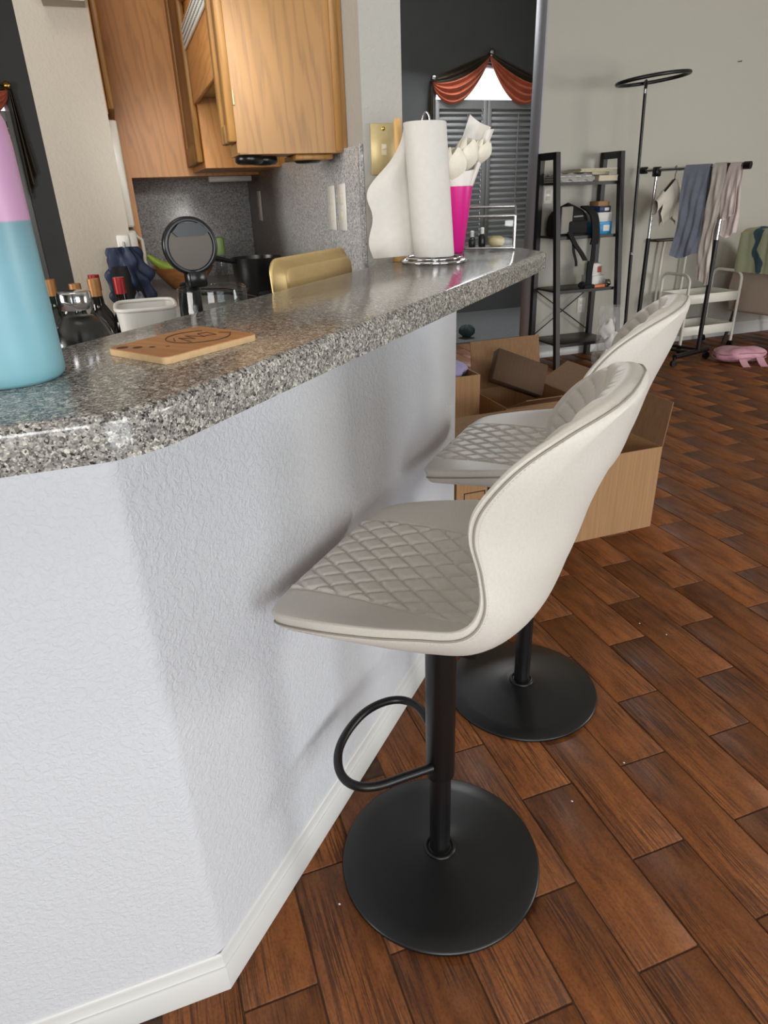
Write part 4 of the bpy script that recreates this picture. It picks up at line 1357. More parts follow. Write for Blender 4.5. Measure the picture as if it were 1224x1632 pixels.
MB().blob((0.024, -0.045, -0.02), 0.02, 0.016, 0.035, 3, 0.3).build('lining', G['grey_bag'], t)
MB().box(-0.012, 0.028, 0.045, 0.0595, 0.13, 0.19, 0.004).tube([(0.008, 0.05, 0.165), (0.008, 0.0, 0.158), (0.008, -0.005, 0.172)], 0.005, 8).build('hook', G['white_plastic'], t)

# ------------------------------------------------------------------ cardboard boxes
def flap(mb, p0, p1, d, ln, th=0.004, inset=0.0):
    """A flap hinged on p0-p1 running along d."""
    p0, p1, d = Vector(p0), Vector(p1), Vector(d).normalized()
    e = (p1 - p0).normalized()
    nn_ = e.cross(d).normalized() * th / 2
    q = [p0, p1, p1 + d * ln - e * inset, p0 + d * ln + e * inset]
    vs = [v + nn_ for v in q] + [v - nn_ for v in q]
    mb._add(vs, [(0, 1, 2, 3), (7, 6, 5, 4), (0, 4, 5, 1), (1, 5, 6, 2), (2, 6, 7, 3), (3, 7, 4, 0)])
    return mb
def carton(name, label, a0, a1, b0, b1, h, flaps, group='open cardboard boxes', th=0.005):
    """flaps: side -> (angle from horizontal outwards in degrees, length)"""
    ca, cb_ = (a0 + a1) / 2, (b0 + b1) / 2
    t = thing(name, label, 'box', W(ca, cb_, 0), HOUSE, group)
    x, y = (a1 - a0) / 2, (b1 - b0) / 2
    mb = MB()
    mb.box(-x, x, -y, -y + th, 0.001, h).box(-x, x, y - th, y, 0.001, h).box(-x, -x + th, -y + th, y - th, 0.001, h).box(x - th, x, -y + th, y - th, 0.001, h)
    mb.box(-x + th, x - th, -y + th, y - th, 0.001, 0.006)
    mb.build('box_body', G['card'], t)
    sides = {'front': ((-x, -y, h), (x, -y, h), (0, -1, 0)), 'back': ((-x, y, h), (x, y, h), (0, 1, 0)), 'left': ((-x, -y, h), (-x, y, h), (-1, 0, 0)), 'right': ((x, -y, h), (x, y, h), (1, 0, 0))}
    for sd, (ang, ln) in flaps.items():
        p0, p1, o_ = sides[sd]
        an = math.radians(ang)
        d = Vector(o_) * math.cos(an) + Vector((0, 0, 1)) * math.sin(an)
        flap(MB(), p0, p1, d, ln, 0.004, 0.004).build('flap', G['card_in'], t)
    return t
bx = carton('carton', 'long open carton on the floor beside the farther stool', 0.962, 1.818, 1.135, 1.50, 0.338, {'right': (82, 0.17), 'back': (15, 0.17), 'left': (20, 0.12)})
# handling marks printed on the front of the long carton
pm = MB()
def bar(x0, x1, z0, z1):
    pm.box(x0, x1, -0.1832, -0.1824, z0, z1)
for q in range(2):
    xo = -0.40 + q * 0.095
    zo = 0.205
    bar(xo, xo + 0.082, zo + 0.085, zo + 0.0885); bar(xo, xo + 0.082, zo, zo + 0.0035); bar(xo, xo + 0.0035, zo, zo + 0.0885); bar(xo + 0.0785, xo + 0.082, zo, zo + 0.0885)
xo = -0.36
pm.prism([(xo - 0.018, 0.255), (xo + 0.022, 0.262), (xo + 0.016, 0.236), (xo + 0.004, 0.228), (xo - 0.010, 0.236)], -0.1832, -0.1824, axes='xz')
bar(xo + 0.000, xo + 0.005, 0.216, 0.230); bar(xo - 0.012, xo + 0.016, 0.212, 0.216)
xo = -0.264
pm.prism([(xo - 0.016, 0.24), (xo + 0.016, 0.24), (xo, 0.272)], -0.1832, -0.1824, axes='xz')
bar(xo - 0.005, xo + 0.005, 0.214, 0.24)
pm.build('printed_mark', G['card_ink'], bx)

bx2 = carton('carton', 'open carton with its rear flap standing up below the ladder shelf', 1.65, 2.07, 2.02, 2.39, 0.27, {'back': (80, 0.25), 'front': (25, 0.19), 'right': (30, 0.19)})
tag(MB().box(-0.145, 0.145, -0.03, 0.03, -0.085, 0.085, 0.003).build('brown_parcel', G['card_dark']), 'flat dark brown parcel leaning in the open carton', 'parcel')
o = bpy.data.objects['brown_parcel']
o.matrix_world = Matrix.Translation(W(1.84, 2.245, 0.37)) @ Matrix.Rotation(HOUSE, 4, 'Z') @ Matrix.Rotation(math.radians(-28), 4, 'X') @ Matrix.Rotation(math.radians(25), 4, 'Y')
bx3 = carton('carton', 'small open carton beside the end of the bar wall', 1.23, 1.555, 2.12, 2.42, 0.425, {'back': (70, 0.10)})
tag(MB().blob((0, 0, 0), 0.11, 0.10, 0.05, 5, 0.25).build('lavender_cloth', G['lavender'], loc=W(1.44, 2.28, 0.425)), 'folded lavender cloth inside the small open carton', 'cloth')
for i in range(2):
    pass
tag(MB().blob((0, 0, 0), 0.075, 0.07, 0.055, 8, 0.12).build('yarn_ball', G['teal_dark'], loc=W(2.86, 4.9, 0.066)), 'dark teal woolly ball on the carpet beyond the bar', 'ball')

# ------------------------------------------------------------------ ladder shelf and what it carries
ls = thing('ladder_shelf', 'black ladder shelf leaning frames against the living room wall', 'shelf', W(3.16, 3.875, 0), HOUSE)
HZ = 1.45
for sx_ in (-0.262, 0.262):
    mb = MB()
    w = 0.017
    # front post slopes out to the room, rear post upright, short top rail
    def post(y0, z0, y1, z1):
        mb._add([(sx_ - w, y0 - 0.02, z0), (sx_ + w, y0 - 0.02, z0), (sx_ + w, y0 + 0.02, z0), (sx_ - w, y0 + 0.02, z0), (sx_ - w, y1 - 0.02, z1), (sx_ + w, y1 - 0.02, z1), (sx_ + w, y1 + 0.02, z1), (sx_ - w, y1 + 0.02, z1)],
                [(0, 3, 2, 1), (4, 5, 6, 7), (0, 1, 5, 4), (1, 2, 6, 5), (2, 3, 7, 6), (3, 0, 4, 7)])
    post(-0.40, 0, -0.205, HZ)
    post(-0.03, 0, -0.015, HZ)
    mb.box(sx_ - w, sx_ + w, -0.225, 0.0, HZ - 0.045, HZ)
    mb.build('side_frame', G['black_wood'], ls)
SHZ = [(1.262, -0.21), (0.915, -0.255), (0.552, -0.30), (0.176, -0.355)]
for z, y in SHZ:
    s_ = MB().box(-0.245, 0.245, y, -0.012, z - 0.014, z, 0.002).build('shelf_board', G['shelf_board'], ls)
    MB().box(-0.245, 0.245, y - 0.006, y, z - 0.02, z + 0.002).build('shelf_lip', G['black_wood'], s_)
for sg in (-1, 1):
    MB().tube([(-0.245 * sg, -0.03, 0.20), (0.245 * sg, -0.03, 0.53)], 0.0045, 6).build('cross_brace', G['black_wood'], ls)
def on_shelf(x, y, k_):
    return W(3.16 + x, 3.875 + y, SHZ[k_][0] + 0.0006)
def carton_small(name, label, cat, loc, rz, sx_, sy_, sz, mat, group=None, stripe=None):
    t = thing(name, label, cat, loc, HOUSE + rz, group)
    MB().box(-sx_ / 2, sx_ / 2, -sy_ / 2, sy_ / 2, 0, sz, 0.0015).build('box_body', G[mat], t)
    MB().box(-sx_ / 2 + .002, sx_ / 2 - .002, -sy_ / 2 - 0.0006, -sy_ / 2 + 0.001, sz * 0.80, sz * 0.99).build('lid_edge', G[mat], t)
    if stripe:
        MB().box(-sx_ * 0.05, sx_ * 0.35, -sy_ / 2 - 0.0012, -sy_ / 2 - 0.0002, sz * 0.25, sz * 0.75).build('printed_panel', G[stripe], t)
    return t
# top shelf: plastic-wrapped paper, magazines, cream book
t = thing('wrapped_papers', 'stack of papers in crinkled clear plastic on the top shelf', 'papers', on_shelf(-0.10, -0.115, 0), HOUSE)
for i in range(6):
    MB().box(-0.135 + random.uniform(-.006, .006), 0.145 + random.uniform(-.01, .01), -0.08, 0.085, 0.002 + i * 0.008, 0.0085 + i * 0.008, 0.0012).build('paper_bundle', G['grey_box'] if i % 2 else G['white_box'], t)
def wrapp(u, v):
    return (-0.15 + 0.31 * u, -0.095 + 0.19 * v, 0.052 + 0.012 * math.sin(u * 23 + v * 9) * math.sin(v * 17 + u * 5) - 0.045 * (abs(2 * v - 1) ** 6))
MB().sheet(wrapp, 40, 24, 0.001).build('plastic_wrap', G['film'], t)
t = thing('book', 'thick cream-edged book at the right end of the top shelf', 'book', on_shelf(0.165, -0.125, 0), HOUSE - 0.05, 'books and magazines on the top shelf')
MB().box(-0.075, 0.075, -0.10, 0.10, 0.003, 0.036).build('pages', G['cream_book'], t)
MB().box(-0.078, 0.078, -0.102, 0.102, 0, 0.003).box(-0.078, 0.078, -0.102, 0.102, 0.036, 0.039).build('cover', G['grey_box'], t)
for i, (lab, m_, dx, z, rz) in enumerate((('olive magazine lying on the plastic-wrapped papers', 'green_mag', 0.07, 0.068, 0.05), ('pale magazine topmost of the pile on the shelf', 'white_box', 0.095, 0.0755, -0.12), ('grey magazine under the olive one', 'grey_box', 0.05, 0.0605, 0.1))):
    p = on_shelf(dx, -0.12, 0)
    t = thing('magazine', lab, 'magazine', (p.x, p.y, p.z + z), HOUSE + rz, 'books and magazines on the top shelf')
    MB().box(-0.14, 0.14, -0.095, 0.095, 0.0006, 0.0062).build('pages', G['cream_book'], t)
    MB().box(-0.141, 0.141, -0.096, 0.096, 0.0062, 0.007).build('cover', G[m_], t)
p = on_shelf(0.155, -0.15, 0)
tag(MB().tube([(-0.09, 0, 0), (0.07, 0.02, 0)], 0.0125, 14).build('paper_roll', G['cream_book'], loc=(p.x, p.y, p.z + 0.0525), rotz=HOUSE), 'rolled cream paper lying on the cream-edged book', 'roll')
# second shelf: backpack, tablet, boxes
t = thing('backpack', 'black backpack with dangling straps on the second shelf', 'backpack', on_shelf(-0.095, -0.15, 1), HOUSE)
def bpk(u, v):
    an = 2 * PI * u
    cx_, cy_ = math.cos(an), math.sin(an)
    q = 1.0 / max(1e-6, (abs(cx_) ** 3.2 + abs(cy_) ** 3.2) ** (1 / 3.2))
    prof_ = [1.0, 1.03, 1.0, 0.97, 0.9, 0.72, 0.4, 0.0]
    f_ = v * (len(prof_) - 1); i_ = min(int(f_), len(prof_) - 2); k_ = prof_[i_] + (prof_[i_ + 1] - prof_[i_]) * (f_ - i_)
    tilt = 0.018 * math.sin(an * 3 + v * 4)
    hz = 0.225 * (v if v < 0.7 else 0.7 + (v - 0.7) * 0.85)
    return (cx_ * q * 0.148 * k_ + tilt * 0.4 - 0.01 * v, cy_ * q * 0.095 * k_ + tilt * 0.25, hz + 0.002)
mb = MB().grid(bpk, 48, 26, True, closed_u=True)
bmesh.ops.remove_doubles(mb.bm, verts=mb.bm.verts[:], dist=1e-5)
mb.build('bag_body', G['black_soft'], t)
MB().box(-0.07, 0.09, -0.118, -0.085, 0.015, 0.10, 0.012, seg=2).build('front_pocket', G['black_soft'], t)
MB().tube([(-0.03, -0.112, 0.128), (0.045, -0.112, 0.130)], 0.006, 8).build('reflective_tab', G['grey_box'], t)
def strap(pts, w, name, th=0.008):
    P = interp([(*p_,) for p_ in pts], 0)
    m = len(P)
    def f_(u, v):
        i_ = min(m - 1, int(round(v * (m - 1))))
        q = P[i_]
        return (q.x + (u - 0.5) * w, q.y, q.z)
    MB().sheet(f_, 3, 24, th).build(name, G['black_soft'], t)
strap([(0.085, -0.06, 0.19), (0.135, -0.115, 0.13), (0.150, -0.135, 0.0), (0.146, -0.130, -0.06)], 0.062, 'shoulder_strap', 0.014)
strap([(0.146, -0.132, -0.05), (0.14, -0.138, -0.16), (0.128, -0.145, -0.25), (0.125, -0.15, -0.335)], 0.03, 'webbing')
strap([(0.12, -0.148, -0.17), (0.115, -0.150, -0.25), (0.115, -0.152, -0.33)], 0.045, 'webbing', 0.012)
strap([(-0.06, -0.115, 0.03), (-0.02, -0.14, -0.05), (0.03, -0.15, -0.11), (0.07, -0.152, -0.165)], 0.036, 'webbing', 0.012)
strap([(-0.03, -0.125, -0.01), (-0.025, -0.14, -0.10), (-0.005, -0.145, -0.16), (0.0, -0.148, -0.20)], 0.018, 'webbing')
MB().box(0.06, 0.15, -0.19, -0.11, -0.358, -0.33, 0.01, seg=2).blob((0.07, -0.14, -0.335), 0.03, 0.03, 0.024, 2).build('hip_pad', G['black_soft'], t)
tag(MB().box(-0.055, 0.055, -0.008, 0.008, 0, 0.175, 0.006, seg=2).build('grey_folder', G['grey_box'], loc=on_shelf(-0.183, -0.262, 1) + Vector((0, 0, 0.02)), rotz=HOUSE + 0.25), 'grey folder standing in front of the black backpack', 'folder')
pb = on_shelf(0.165, -0.145, 1)
carton_small('small_box', 'bright blue box at the front of the second shelf', 'box', pb, 0, 0.135, 0.16, 0.082, 'cyan_box', 'boxes on the ladder shelf', 'white_box')
carton_small('small_box', 'grey and white box on top of the bright blue box', 'box', (pb.x, pb.y, pb.z + 0.0825), 0.1, 0.125, 0.14, 0.062, 'white_box', 'boxes on the ladder shelf')
carton_small('small_box', 'navy and white box second from the top of its pile', 'box', (pb.x, pb.y, pb.z + 0.145), 0.18, 0.11, 0.12, 0.04, 'navy_box', 'boxes on the ladder shelf', 'white_box')
carton_small('small_box', 'brown card box topmost of the pile on the second shelf', 'box', (pb.x, pb.y, pb.z + 0.1855), 0.05, 0.10, 0.10, 0.032, 'card', 'boxes on the ladder shelf')
# third shelf
pb = on_shelf(0.160, -0.16, 2)
carton_small('small_box', 'white patterned box at the right of the third shelf', 'box', pb, 0.12, 0.12, 0.12, 0.075, 'white_box', 'boxes on the ladder shelf')
carton_small('small_box', 'small white cube box with a red-brown emblem', 'box', (pb.x, pb.y, pb.z + 0.0755), 0.05, 0.09, 0.09, 0.085, 'white_box', 'boxes on the ladder shelf', 'red_print')
carton_small('small_box', 'thin orange packet lying at the front of the third shelf', 'packet', on_shelf(0.130, -0.265, 2), 0.06, 0.11, 0.035, 0.018, 'orange')
tag(MB().blob((0, 0, 0.024), 0.026, 0.024, 0.025, 4, 0.2).build('ornament', G['steel'], loc=on_shelf(0.215, -0.262, 2)), 'small grey metal ornament beside the orange packet', 'ornament')
# clear bag on the lowest shelf
t = thing('plastic_bag', 'clear crinkled plastic bag standing at the shelf foot', 'bag', W(3.25, 3.36, 0), HOUSE)
def pbag(u, v):
    an = 2 * PI * u
    w = 0.10 - 0.02 * v
    f_ = 1 + 0.13 * math.sin(an * 5 + v * 7) + 0.08 * math.sin(an * 9 - v * 12)
    return (w * f_ * math.cos(an) * 1.1, w * 0.7 * f_ * math.sin(an), 0.002 + 0.45 * v)
MB().grid(pbag, 60, 24, True, closed_u=True).build('bag_film', G['film_thin'], t)
for i, (dx, z) in enumerate(((0.0, 0.08), (0.03, 0.2), (-0.02, 0.29))):
    MB().blob((dx, 0, z), 0.055, 0.04, 0.06, 20 + i, 0.4).build('crumpled_paper', G['white_box'], t)

# ------------------------------------------------------------------ ring-topped stand
t = thing('ring_stand', 'tall thin black stand with a wide ring on top', 'stand', W(3.52, 3.52, 0), HOUSE)
MB().lathe([(0.12, 0), (0.122, 0.006), (0.05, 0.014), (0.016, 0.02)], 40).build('base', G['black'], t)
pole_t = (-0.075, 0, 1.80)
MB().tube([(0, 0, 0.012), (-0.033, 0, 0.78)], 0.0125, 12).tube([(-0.033, 0, 0.78), pole_t], 0.0105, 12).build('pole', G['black'], t)
MB().tube([(-0.0325, 0, 0.775), (-0.0335, 0, 0.79)], 0.0138, 12).tube([(-0.0745, 0, 1.775), (-0.0755, 0, 1.80)], 0.0118, 12).build('joint_ring', G['chrome'], t)
MB().tube([(pole_t[0] + 0.255 * math.cos(q) + 0.015, 0.16 * math.sin(q) - 0.05, 1.852 + 0.028 * math.cos(q) - 0.012 * math.sin(q)) for q in [2 * PI * i / 60 for i in range(60)]], 0.0115, 10, closed=True).build('ring', G['black'], t)
MB().tube([pole_t, (-0.073, 0, 1.83), (-0.06, 0.02, 1.848), (-0.03, 0.07, 1.846), (0.0, 0.105, 1.845)], 0.010, 10).build('bracket', G['black'], t)

# ------------------------------------------------------------------ garment rack and clothes
RX0, RX1 = Vector((3.79, 3.72)), Vector((3.985, 3.245))             # left (rear) and right (front) posts in a,b
bd = (RX1 - RX0).normalized()
gr = thing('garment_rack', 'black and chrome garment rack on castors', 'garment rack', W(0, 0, 0), HOUSE)
ZB = 1.325
def AB(p, z):
    return (p.x, p.y, z)
MB().tube([AB(RX0 - bd * 0.09, ZB), AB(RX1 + bd * 0.11, ZB)], 0.0135, 14).build('rail', G['chrome'], gr)
for e_, s_ in ((RX0 - bd * 0.09, -1), (RX1 + bd * 0.11, 1)):
    MB().tube([AB(e_ - bd * 0.01 * s_, ZB), AB(e_ + bd * 0.035 * s_, ZB)], 0.024, 16).build('end_cap', G['black_plastic'], gr)
fd = Vector((0.95, 0.25)).normalized()
for p_ in (RX0, RX1):
    MB().tube([AB(p_, 0.80), AB(p_, ZB)], 0.0115, 12).build('upper_post', G['chrome'], gr)
    MB().tube([AB(p_, 0.06), AB(p_, 0.86)], 0.0165, 12).build('lower_post', G['black'], gr)
    MB().box(-0.024, 0.024, -0.024, 0.024, ZB - 0.045, ZB + 0.02, 0.006, mat=Matrix.Translation((p_.x, p_.y, 0))).build('bracket', G['black_plastic'], gr)
for p_ in (RX0, RX1):
    k_ = 0.29 if p_ is RX1 else 0.12
    f0, f1 = p_ - fd * k_, p_ + fd * 0.12
    MB().tube([AB(f0, 0.075), AB(f1, 0.075)], 0.019, 10).build('foot', G['black'], gr)
    for q in (f0, f1):
        MB().lathe([(0.010, -0.012), (0.026, -0.011), (0.026, 0.011), (0.010, 0.012)], 20, mat=Matrix.Translation((q.x, q.y, 0.027)) @ Matrix.Rotation(PI / 2, 4, 'X')).build('castor', G['black_plastic'], gr)
        MB().tube([(q.x, q.y, 0.05), (q.x, q.y, 0.075)], 0.012, 8).build('castor_stem', G['black_plastic'], gr)
for s_ in (-0.07, 0.07):
    MB().tube([AB(RX0 + fd * s_, 0.075), AB(RX1 + fd * s_, 0.075)], 0.010, 8).build('base_bar', G['black'], gr)

perp = Vector((-bd.y, bd.x))
if perp.x > 0:
    perp = -perp                                     # towards the stools side (smaller a)
def drape(name, label, cat, s0, s1, front, back, mat, seed, flare=0.0, folds=4, group='clothes on the garment rack', extra=0.0, narrow=1.0):
    """Cloth laid over the rail between positions s0..s1 (metres from the front post, backwards); front/back are hang lengths."""
    rnd = random.Random(seed)
    ph = rnd.uniform(0, 6)
    L_ = front + back
    rr = 0.0175 + extra
    def fn(u, v):
        d_ = v * L_ - front                          # along the cloth; 0 on top of the rail
        s_ = s0 + (s1 - s0) * u
        if d_ < 0:
            hang, side = max(0, -d_ - rr * 1.2), 1
        else:
            hang, side = max(0, d_ - rr * 1.2), -1
        an = max(-1, min(1, d_ / (rr * 1.57))) * PI / 2
        off = -math.sin(an) * rr
        z = ZB + math.cos(an) * rr - hang
        g_ = min(1.0, hang / 0.2)
        wv = g_ * (0.016 * math.sin(2 * PI * folds * u * (1 + 0.25 * math.sin(ph + u * 3)) + ph + hang * 5) * (0.6 + 0.4 * math.sin(hang * 7 + ph * 2)) + 0.007 * math.sin(2 * PI * folds * 1.7 * u - hang * 13) + 0.006 * math.sin(hang * 21 + u * 9))
        wid = 1 + flare * hang - (1 - narrow) * g_
        sm = (s0 + s1) / 2
        s2_ = sm + (s_ - sm) * wid + 0.01 * math.sin(hang * 9 + ph) * g_
        p_ = RX1 - bd * s2_ + perp * (off + side * (wv * 0.9 + 0.02 * g_ * 0.6 + 0.004))
        z += 0.018 * g_ * math.sin(u * 5 + ph) if hang > 0 else 0
        return (p_.x, p_.y, z)
    o = MB().sheet(fn, 40, 60, 0.003).build(name, mat, rotz=HOUSE)
    tag(o, label, cat, group)
    return o
drape('trousers', 'slate blue trousers folded over the garment rack rail', 'trousers', 0.115, 0.295, 0.60, 0.50, G['denim'], 3, 0.12, 2, extra=0.003)
drape('long_shirt', 'pale grey shirt with long sleeves hanging down the rack post', 'shirt', 0.0, 0.095, 0.78, 0.62, G['cloth_grey'], 5, 0.06, 1.6, extra=0.006)
drape('blouse', 'pale rose blouse at the front end of the rack', 'shirt', -0.09, -0.01, 0.34, 0.46, G['cloth_rose'], 8, 0.7, 1.5, extra=0.003)
# cream T-shirt on a black hanger
t = thing('cream_shirt', 'cream short-sleeved shirt on a black hanger', 'shirt', W(0, 0, 0), HOUSE, 'clothes on the garment rack')
hc = RX1 - bd * 0.37
def HS(x, z, y=0.0):
    p_ = hc + perp * x + bd * y
    return (p_.x, p_.y, z)
hg = MB()
hg.tube([HS(0.0, ZB - 0.065), HS(0.0, ZB - 0.03), HS(-0.016, ZB - 0.012), HS(-0.019, ZB + 0.012), HS(0.0, ZB + 0.0205), HS(0.019, ZB + 0.010)], 0.0025, 8)
hg.tube([HS(0.0, ZB - 0.065), HS(0.20, ZB - 0.185), HS(0.215, ZB - 0.205), HS(0.20, ZB - 0.215), HS(-0.20, ZB - 0.215), HS(-0.215, ZB - 0.205), HS(-0.20, ZB - 0.185), HS(0.0, ZB - 0.065)], 0.0045, 8)
hg.build('hanger', G['black_plastic'], t)
def tee(sgn):
    def fn(u, v):
        x = -0.17 + 0.34 * u
        drop = abs(x) * 0.6
        z = ZB - 0.062 - drop - v * (0.24 if abs(x) < 0.13 else 0.24 - (abs(x) - 0.13) * 3.0)
        y = sgn * (0.014 + 0.022 * math.sin(PI * min(1, v * 1.2)) * (1 - (abs(x) / 0.19) ** 2)) + 0.01 * math.sin(u * 18 + v * 4) * v
        return HS(x, z, y)
    return fn
MB().sheet(tee(1), 30, 20, 0.003).build('front', G['cloth_cream'], t)
MB().sheet(tee(-1), 30, 20, 0.003).build('back', G['cloth_cream'], t)
def sleeve(sx_):
    def fn(u, v):
        an = 2 * PI * u
        x = sx_ * (0.15 + 0.085 * v)
        r_ = 0.055 - 0.004 * v
        return HS(x + 0.012 * math.cos(an) * sx_, ZB - 0.215 - 0.06 * v + r_ * math.sin(an) * 0.9 + 0.03, r_ * 0.55 * math.cos(an))
    return fn
for sx_ in (1, -1):
    MB().grid(sleeve(sx_), 24, 10, True, closed_u=True).build('sleeve', G['cloth_cream'], t)

# ------------------------------------------------------------------ white trolley, folding table, armchair, pink bag
tr = thing('trolley', 'white two-tier metal trolley behind the garment rack', 'trolley', W(4.31, 3.66, 0), HOUSE)
for sx_ in (-0.255, 0.255):
    path = [(sx_, -0.15, 0.055)] + [(sx_, -0.15, 0.50)] + [(sx_, -0.15 + 0.07 * (1 - math.cos(q)), 0.53 + 0.06 * math.sin(q)) for q in [PI / 2 * i / 6 for i in range(1, 7)]] + [(sx_, 0.08 + 0.07 * math.sin(q), 0.53 + 0.06 * math.cos(q)) for q in [PI / 2 * i / 6 for i in range(0, 7)]] + [(sx_, 0.15, 0.50), (sx_, 0.15, 0.055)]
    MB().tube(path, 0.0115, 10).build('end_frame', G['cart'], tr)
    for sy_ in (-0.15, 0.15):
        MB().lathe([(0.008, -0.01), (0.026, -0.009), (0.026, 0.009), (0.008, 0.01)], 18, mat=Matrix.Translation((sx_, sy_, 0.027)) @ Matrix.Rotation(PI / 2, 4, 'Y')).build('castor', G['black_plastic'], tr)
for z in (0.375, 0.13):
    s_ = MB().box(-0.245, 0.245, -0.145, 0.145, z, z + 0.006)
    s_.box(-0.25, 0.25, -0.150, -0.144, z, z + 0.07, 0.001).box(-0.25, 0.25, 0.144, 0.150, z, z + 0.07, 0.001).box(-0.25, -0.244, -0.15, 0.15, z, z + 0.07).box(0.244, 0.25, -0.15, 0.15, z, z + 0.07)
    s_.build('tray', G['cart'], tr)
ft = thing('side_table', 'narrow dark-topped table on white legs behind the trolley', 'table', W(4.18, 3.84, 0), HOUSE)
MB().box(-0.24, 0.16, -0.035, 0.045, 0.822, 0.84, 0.004).build('table_top', G['shelf_board'], ft)
for sx_ in (-0.12, 0.12):
    MB().tube([(sx_, 0.01, 0.822), (sx_ - 0.008, 0.01, 0.74), (sx_ - 0.02, 0.01, 0.0)], 0.011, 8).build('leg', G['cart'], ft)

ac = thing('armchair', 'beige upholstered armchair at the right edge of the room', 'armchair', W(5.04, 3.36, 0), HOUSE + 0.12)
def sidef(y0):
    return [(-0.36, 0.26), (0.36, 0.26), (0.38, 0.5), (0.33, 0.58), (0.05, 0.62), (-0.10, 0.74), (-0.20, 0.82), (-0.30, 0.80), (-0.36, 0.66), (-0.40, 0.45)]
# the chair faces along +a; its back is at the left
def rprism(poly, y0, y1, bev):
    mb = MB()
    mb.prism(poly, y0, y1, axes='xz')
    bmesh.ops.recalc_face_normals(mb.bm, faces=mb.bm.faces[:])
    bmesh.ops.bevel(mb.bm, geom=mb.bm.edges[:], offset=bev, segments=3, affect='EDGES', profile=0.5)
    for f in mb.bm.faces: f.smooth = True
    return mb
rprism(sidef(0), -0.36, -0.27, 0.025).build('arm', G['beige_fab'], ac)
rprism(sidef(0), 0.27, 0.36, 0.025).build('arm', G['beige_fab'], ac)
rprism([(-0.40, 0.27), (-0.24, 0.27), (-0.22, 0.5), (-0.27, 0.84), (-0.38, 0.84)], -0.275, 0.275, 0.03).build('backrest', G['beige_fab'], ac)
MB().box(-0.24, 0.36, -0.268, 0.268, 0.27, 0.46, 0.04, seg=3).build('seat_cushion', G['beige_fab'], ac)
for sx_ in (-0.33, 0.30):
    for sy_ in (-0.30, 0.30):
        MB().tube([(sx_, sy_, 0.275), (sx_ * 1.16, sy_ * 1.08, 0.0)], [0.020, 0.012], 10).build('leg', G['shelf_board'], ac)
def blk(u, v):                                        # blanket over the back and down the rear-left side
    d_ = v * 0.80
    y = -0.33 + 0.62 * u
    wv = 0.012 * math.sin(u * 15 + v * 4) + 0.008 * math.sin(u * 31)
    if d_ < 0.34:
        return (-0.20 + 0.02 * wv - 0.05 * (d_ / 0.34), y, 0.56 + d_ * 0.92 + wv * 0.3)
    if d_ < 0.50:
        q = (d_ - 0.34) / 0.16 * PI
        return (-0.335 + 0.092 * math.cos(q), y, 0.872 + 0.03 * math.sin(q) + wv * 0.4)
    return (-0.428 - 0.06 * (d_ - 0.50) - abs(wv), y, 0.868 - (d_ - 0.50) * 0.95)
o = MB().sheet(blk, 40, 60, 0.006).build('blanket', G['blanket'])
o.matrix_world = Matrix.Translation(W(5.04, 3.36, 0)) @ Matrix.Rotation(HOUSE + 0.12, 4, 'Z')
tag(o, 'pale green patterned blanket draped over the beige armchair', 'blanket')
o = MB().sheet(lambda u, v: (-0.02 + 0.20 * u + 0.02 * math.sin(v * 6), -0.383 - 0.012 * math.sin(u * 16) - 0.01, 0.58 - 0.50 * v), 24, 24, 0.008).build('cream_throw', G['cloth_cream'])
o.matrix_world = Matrix.Translation(W(5.04, 3.36, 0)) @ Matrix.Rotation(HOUSE + 0.12, 4, 'Z')
tag(o, 'cream throw hanging over the arm of the beige armchair', 'throw')
o = MB().blob((0.12, -0.36, 0.64), 0.10, 0.07, 0.07, 6, 0.25).build('rust_scarf', G['terracotta'])
o.matrix_world = Matrix.Translation(W(5.04, 3.36, 0)) @ Matrix.Rotation(HOUSE + 0.12, 4, 'Z')
tag(o, 'rust knit scarf bundled on the arm of the armchair', 'scarf')

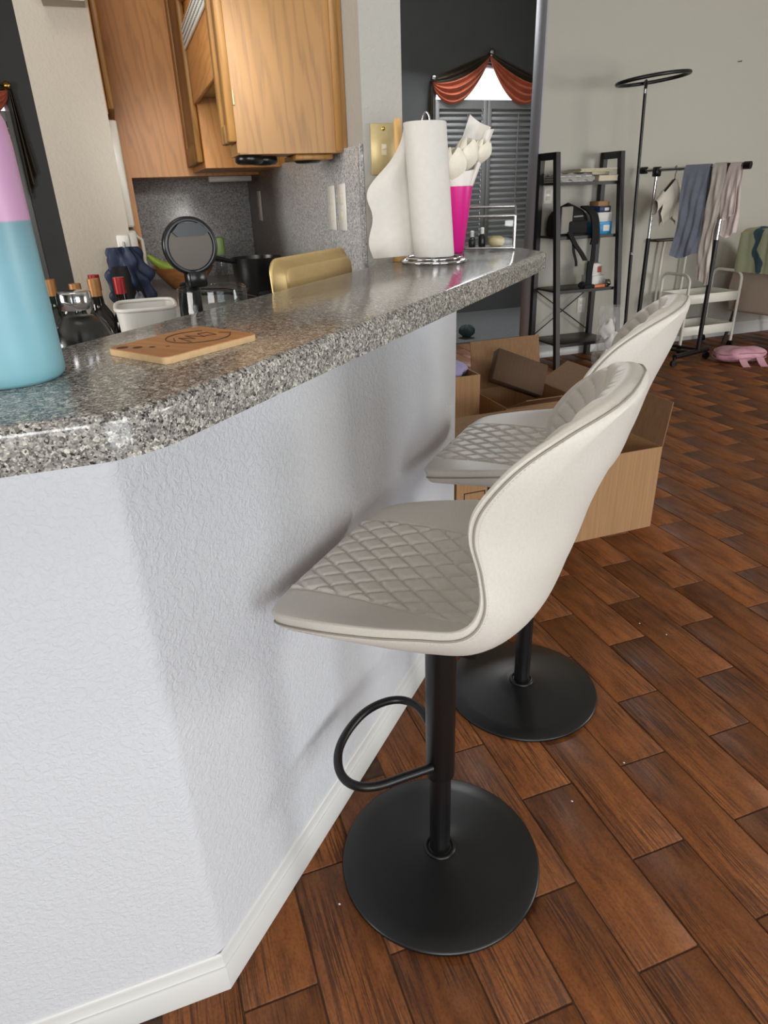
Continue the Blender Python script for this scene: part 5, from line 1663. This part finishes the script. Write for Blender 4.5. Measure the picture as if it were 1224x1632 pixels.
pk = thing('pink_bag', 'dusty pink bag lying flat on the floor by the rack', 'bag', W(4.25, 3.10, 0.0), HOUSE - 0.35)
def pkb(u, v):
    an = 2 * PI * u
    k_ = math.sin(PI * v) ** 0.55
    zz = 0.055 - 0.052 * math.cos(PI * v)
    taper = 1.0 - 0.22 * math.cos(an)
    f_ = 1 + 0.05 * math.sin(an * 7 + v * 5)
    return (0.19 * k_ * math.cos(an) * f_, 0.115 * k_ * math.sin(an) * f_ * taper, zz + 0.010 * math.sin(an * 3 + 1) * k_ * v)
mb = MB().grid(pkb, 56, 18, True, closed_u=True)
bmesh.ops.remove_doubles(mb.bm, verts=mb.bm.verts[:], dist=1e-5)
mb.build('bag_body', G['pink_cloth'], pk)
for z, k_ in ((0.04, 1.01), (0.075, 0.95)):
    MB().tube([(0.195 * k_ * math.cos(q), 0.118 * k_ * math.sin(q) * (1 - 0.22 * math.cos(q)), z + 0.008 * math.sin(q * 3)) for q in [2 * PI * i / 40 for i in range(40)]], 0.004, 6, closed=True).build('zip', plain('rose_zip', (172, 120, 134), 0.5), pk)
for x in (-0.06, 0.07):
    MB().sheet(lambda u, v, x=x: (x + 0.055 * u, -0.11 - 0.09 * v, 0.045 * (1 - v) ** 1.5 + 0.004), 4, 8, 0.004).build('strap', G['pink_cloth'], pk)
tag(MB().lathe([(0.003, 0), (0.003, 0.025), (0.005, 0.026), (0.005, 0.028), (0, 0.029)], 10, mat=Matrix.Rotation(PI / 2, 4, 'X')).build('nail', G['black'], loc=W(4.554, 3.9, 2.03), rotz=HOUSE), 'lone dark nail in the far living room wall', 'nail')

# small crumbs on the floor tiles
cr = MB()
for (x, y) in ((0.42, 1.05), (0.52, 1.38), (0.6, 1.35), (0.46, 0.62), (0.55, 0.78), (0.12, 0.33), (0.10, 0.20)):
    cr.blob((x, y, 0.002), 0.0025, 0.0018, 0.0014, int(x * 100), 0.2, 5)
tag(cr.build('floor_crumbs', G['white_box']), 'tiny pale crumbs scattered on the floor tiles', 'crumbs', kind='stuff')
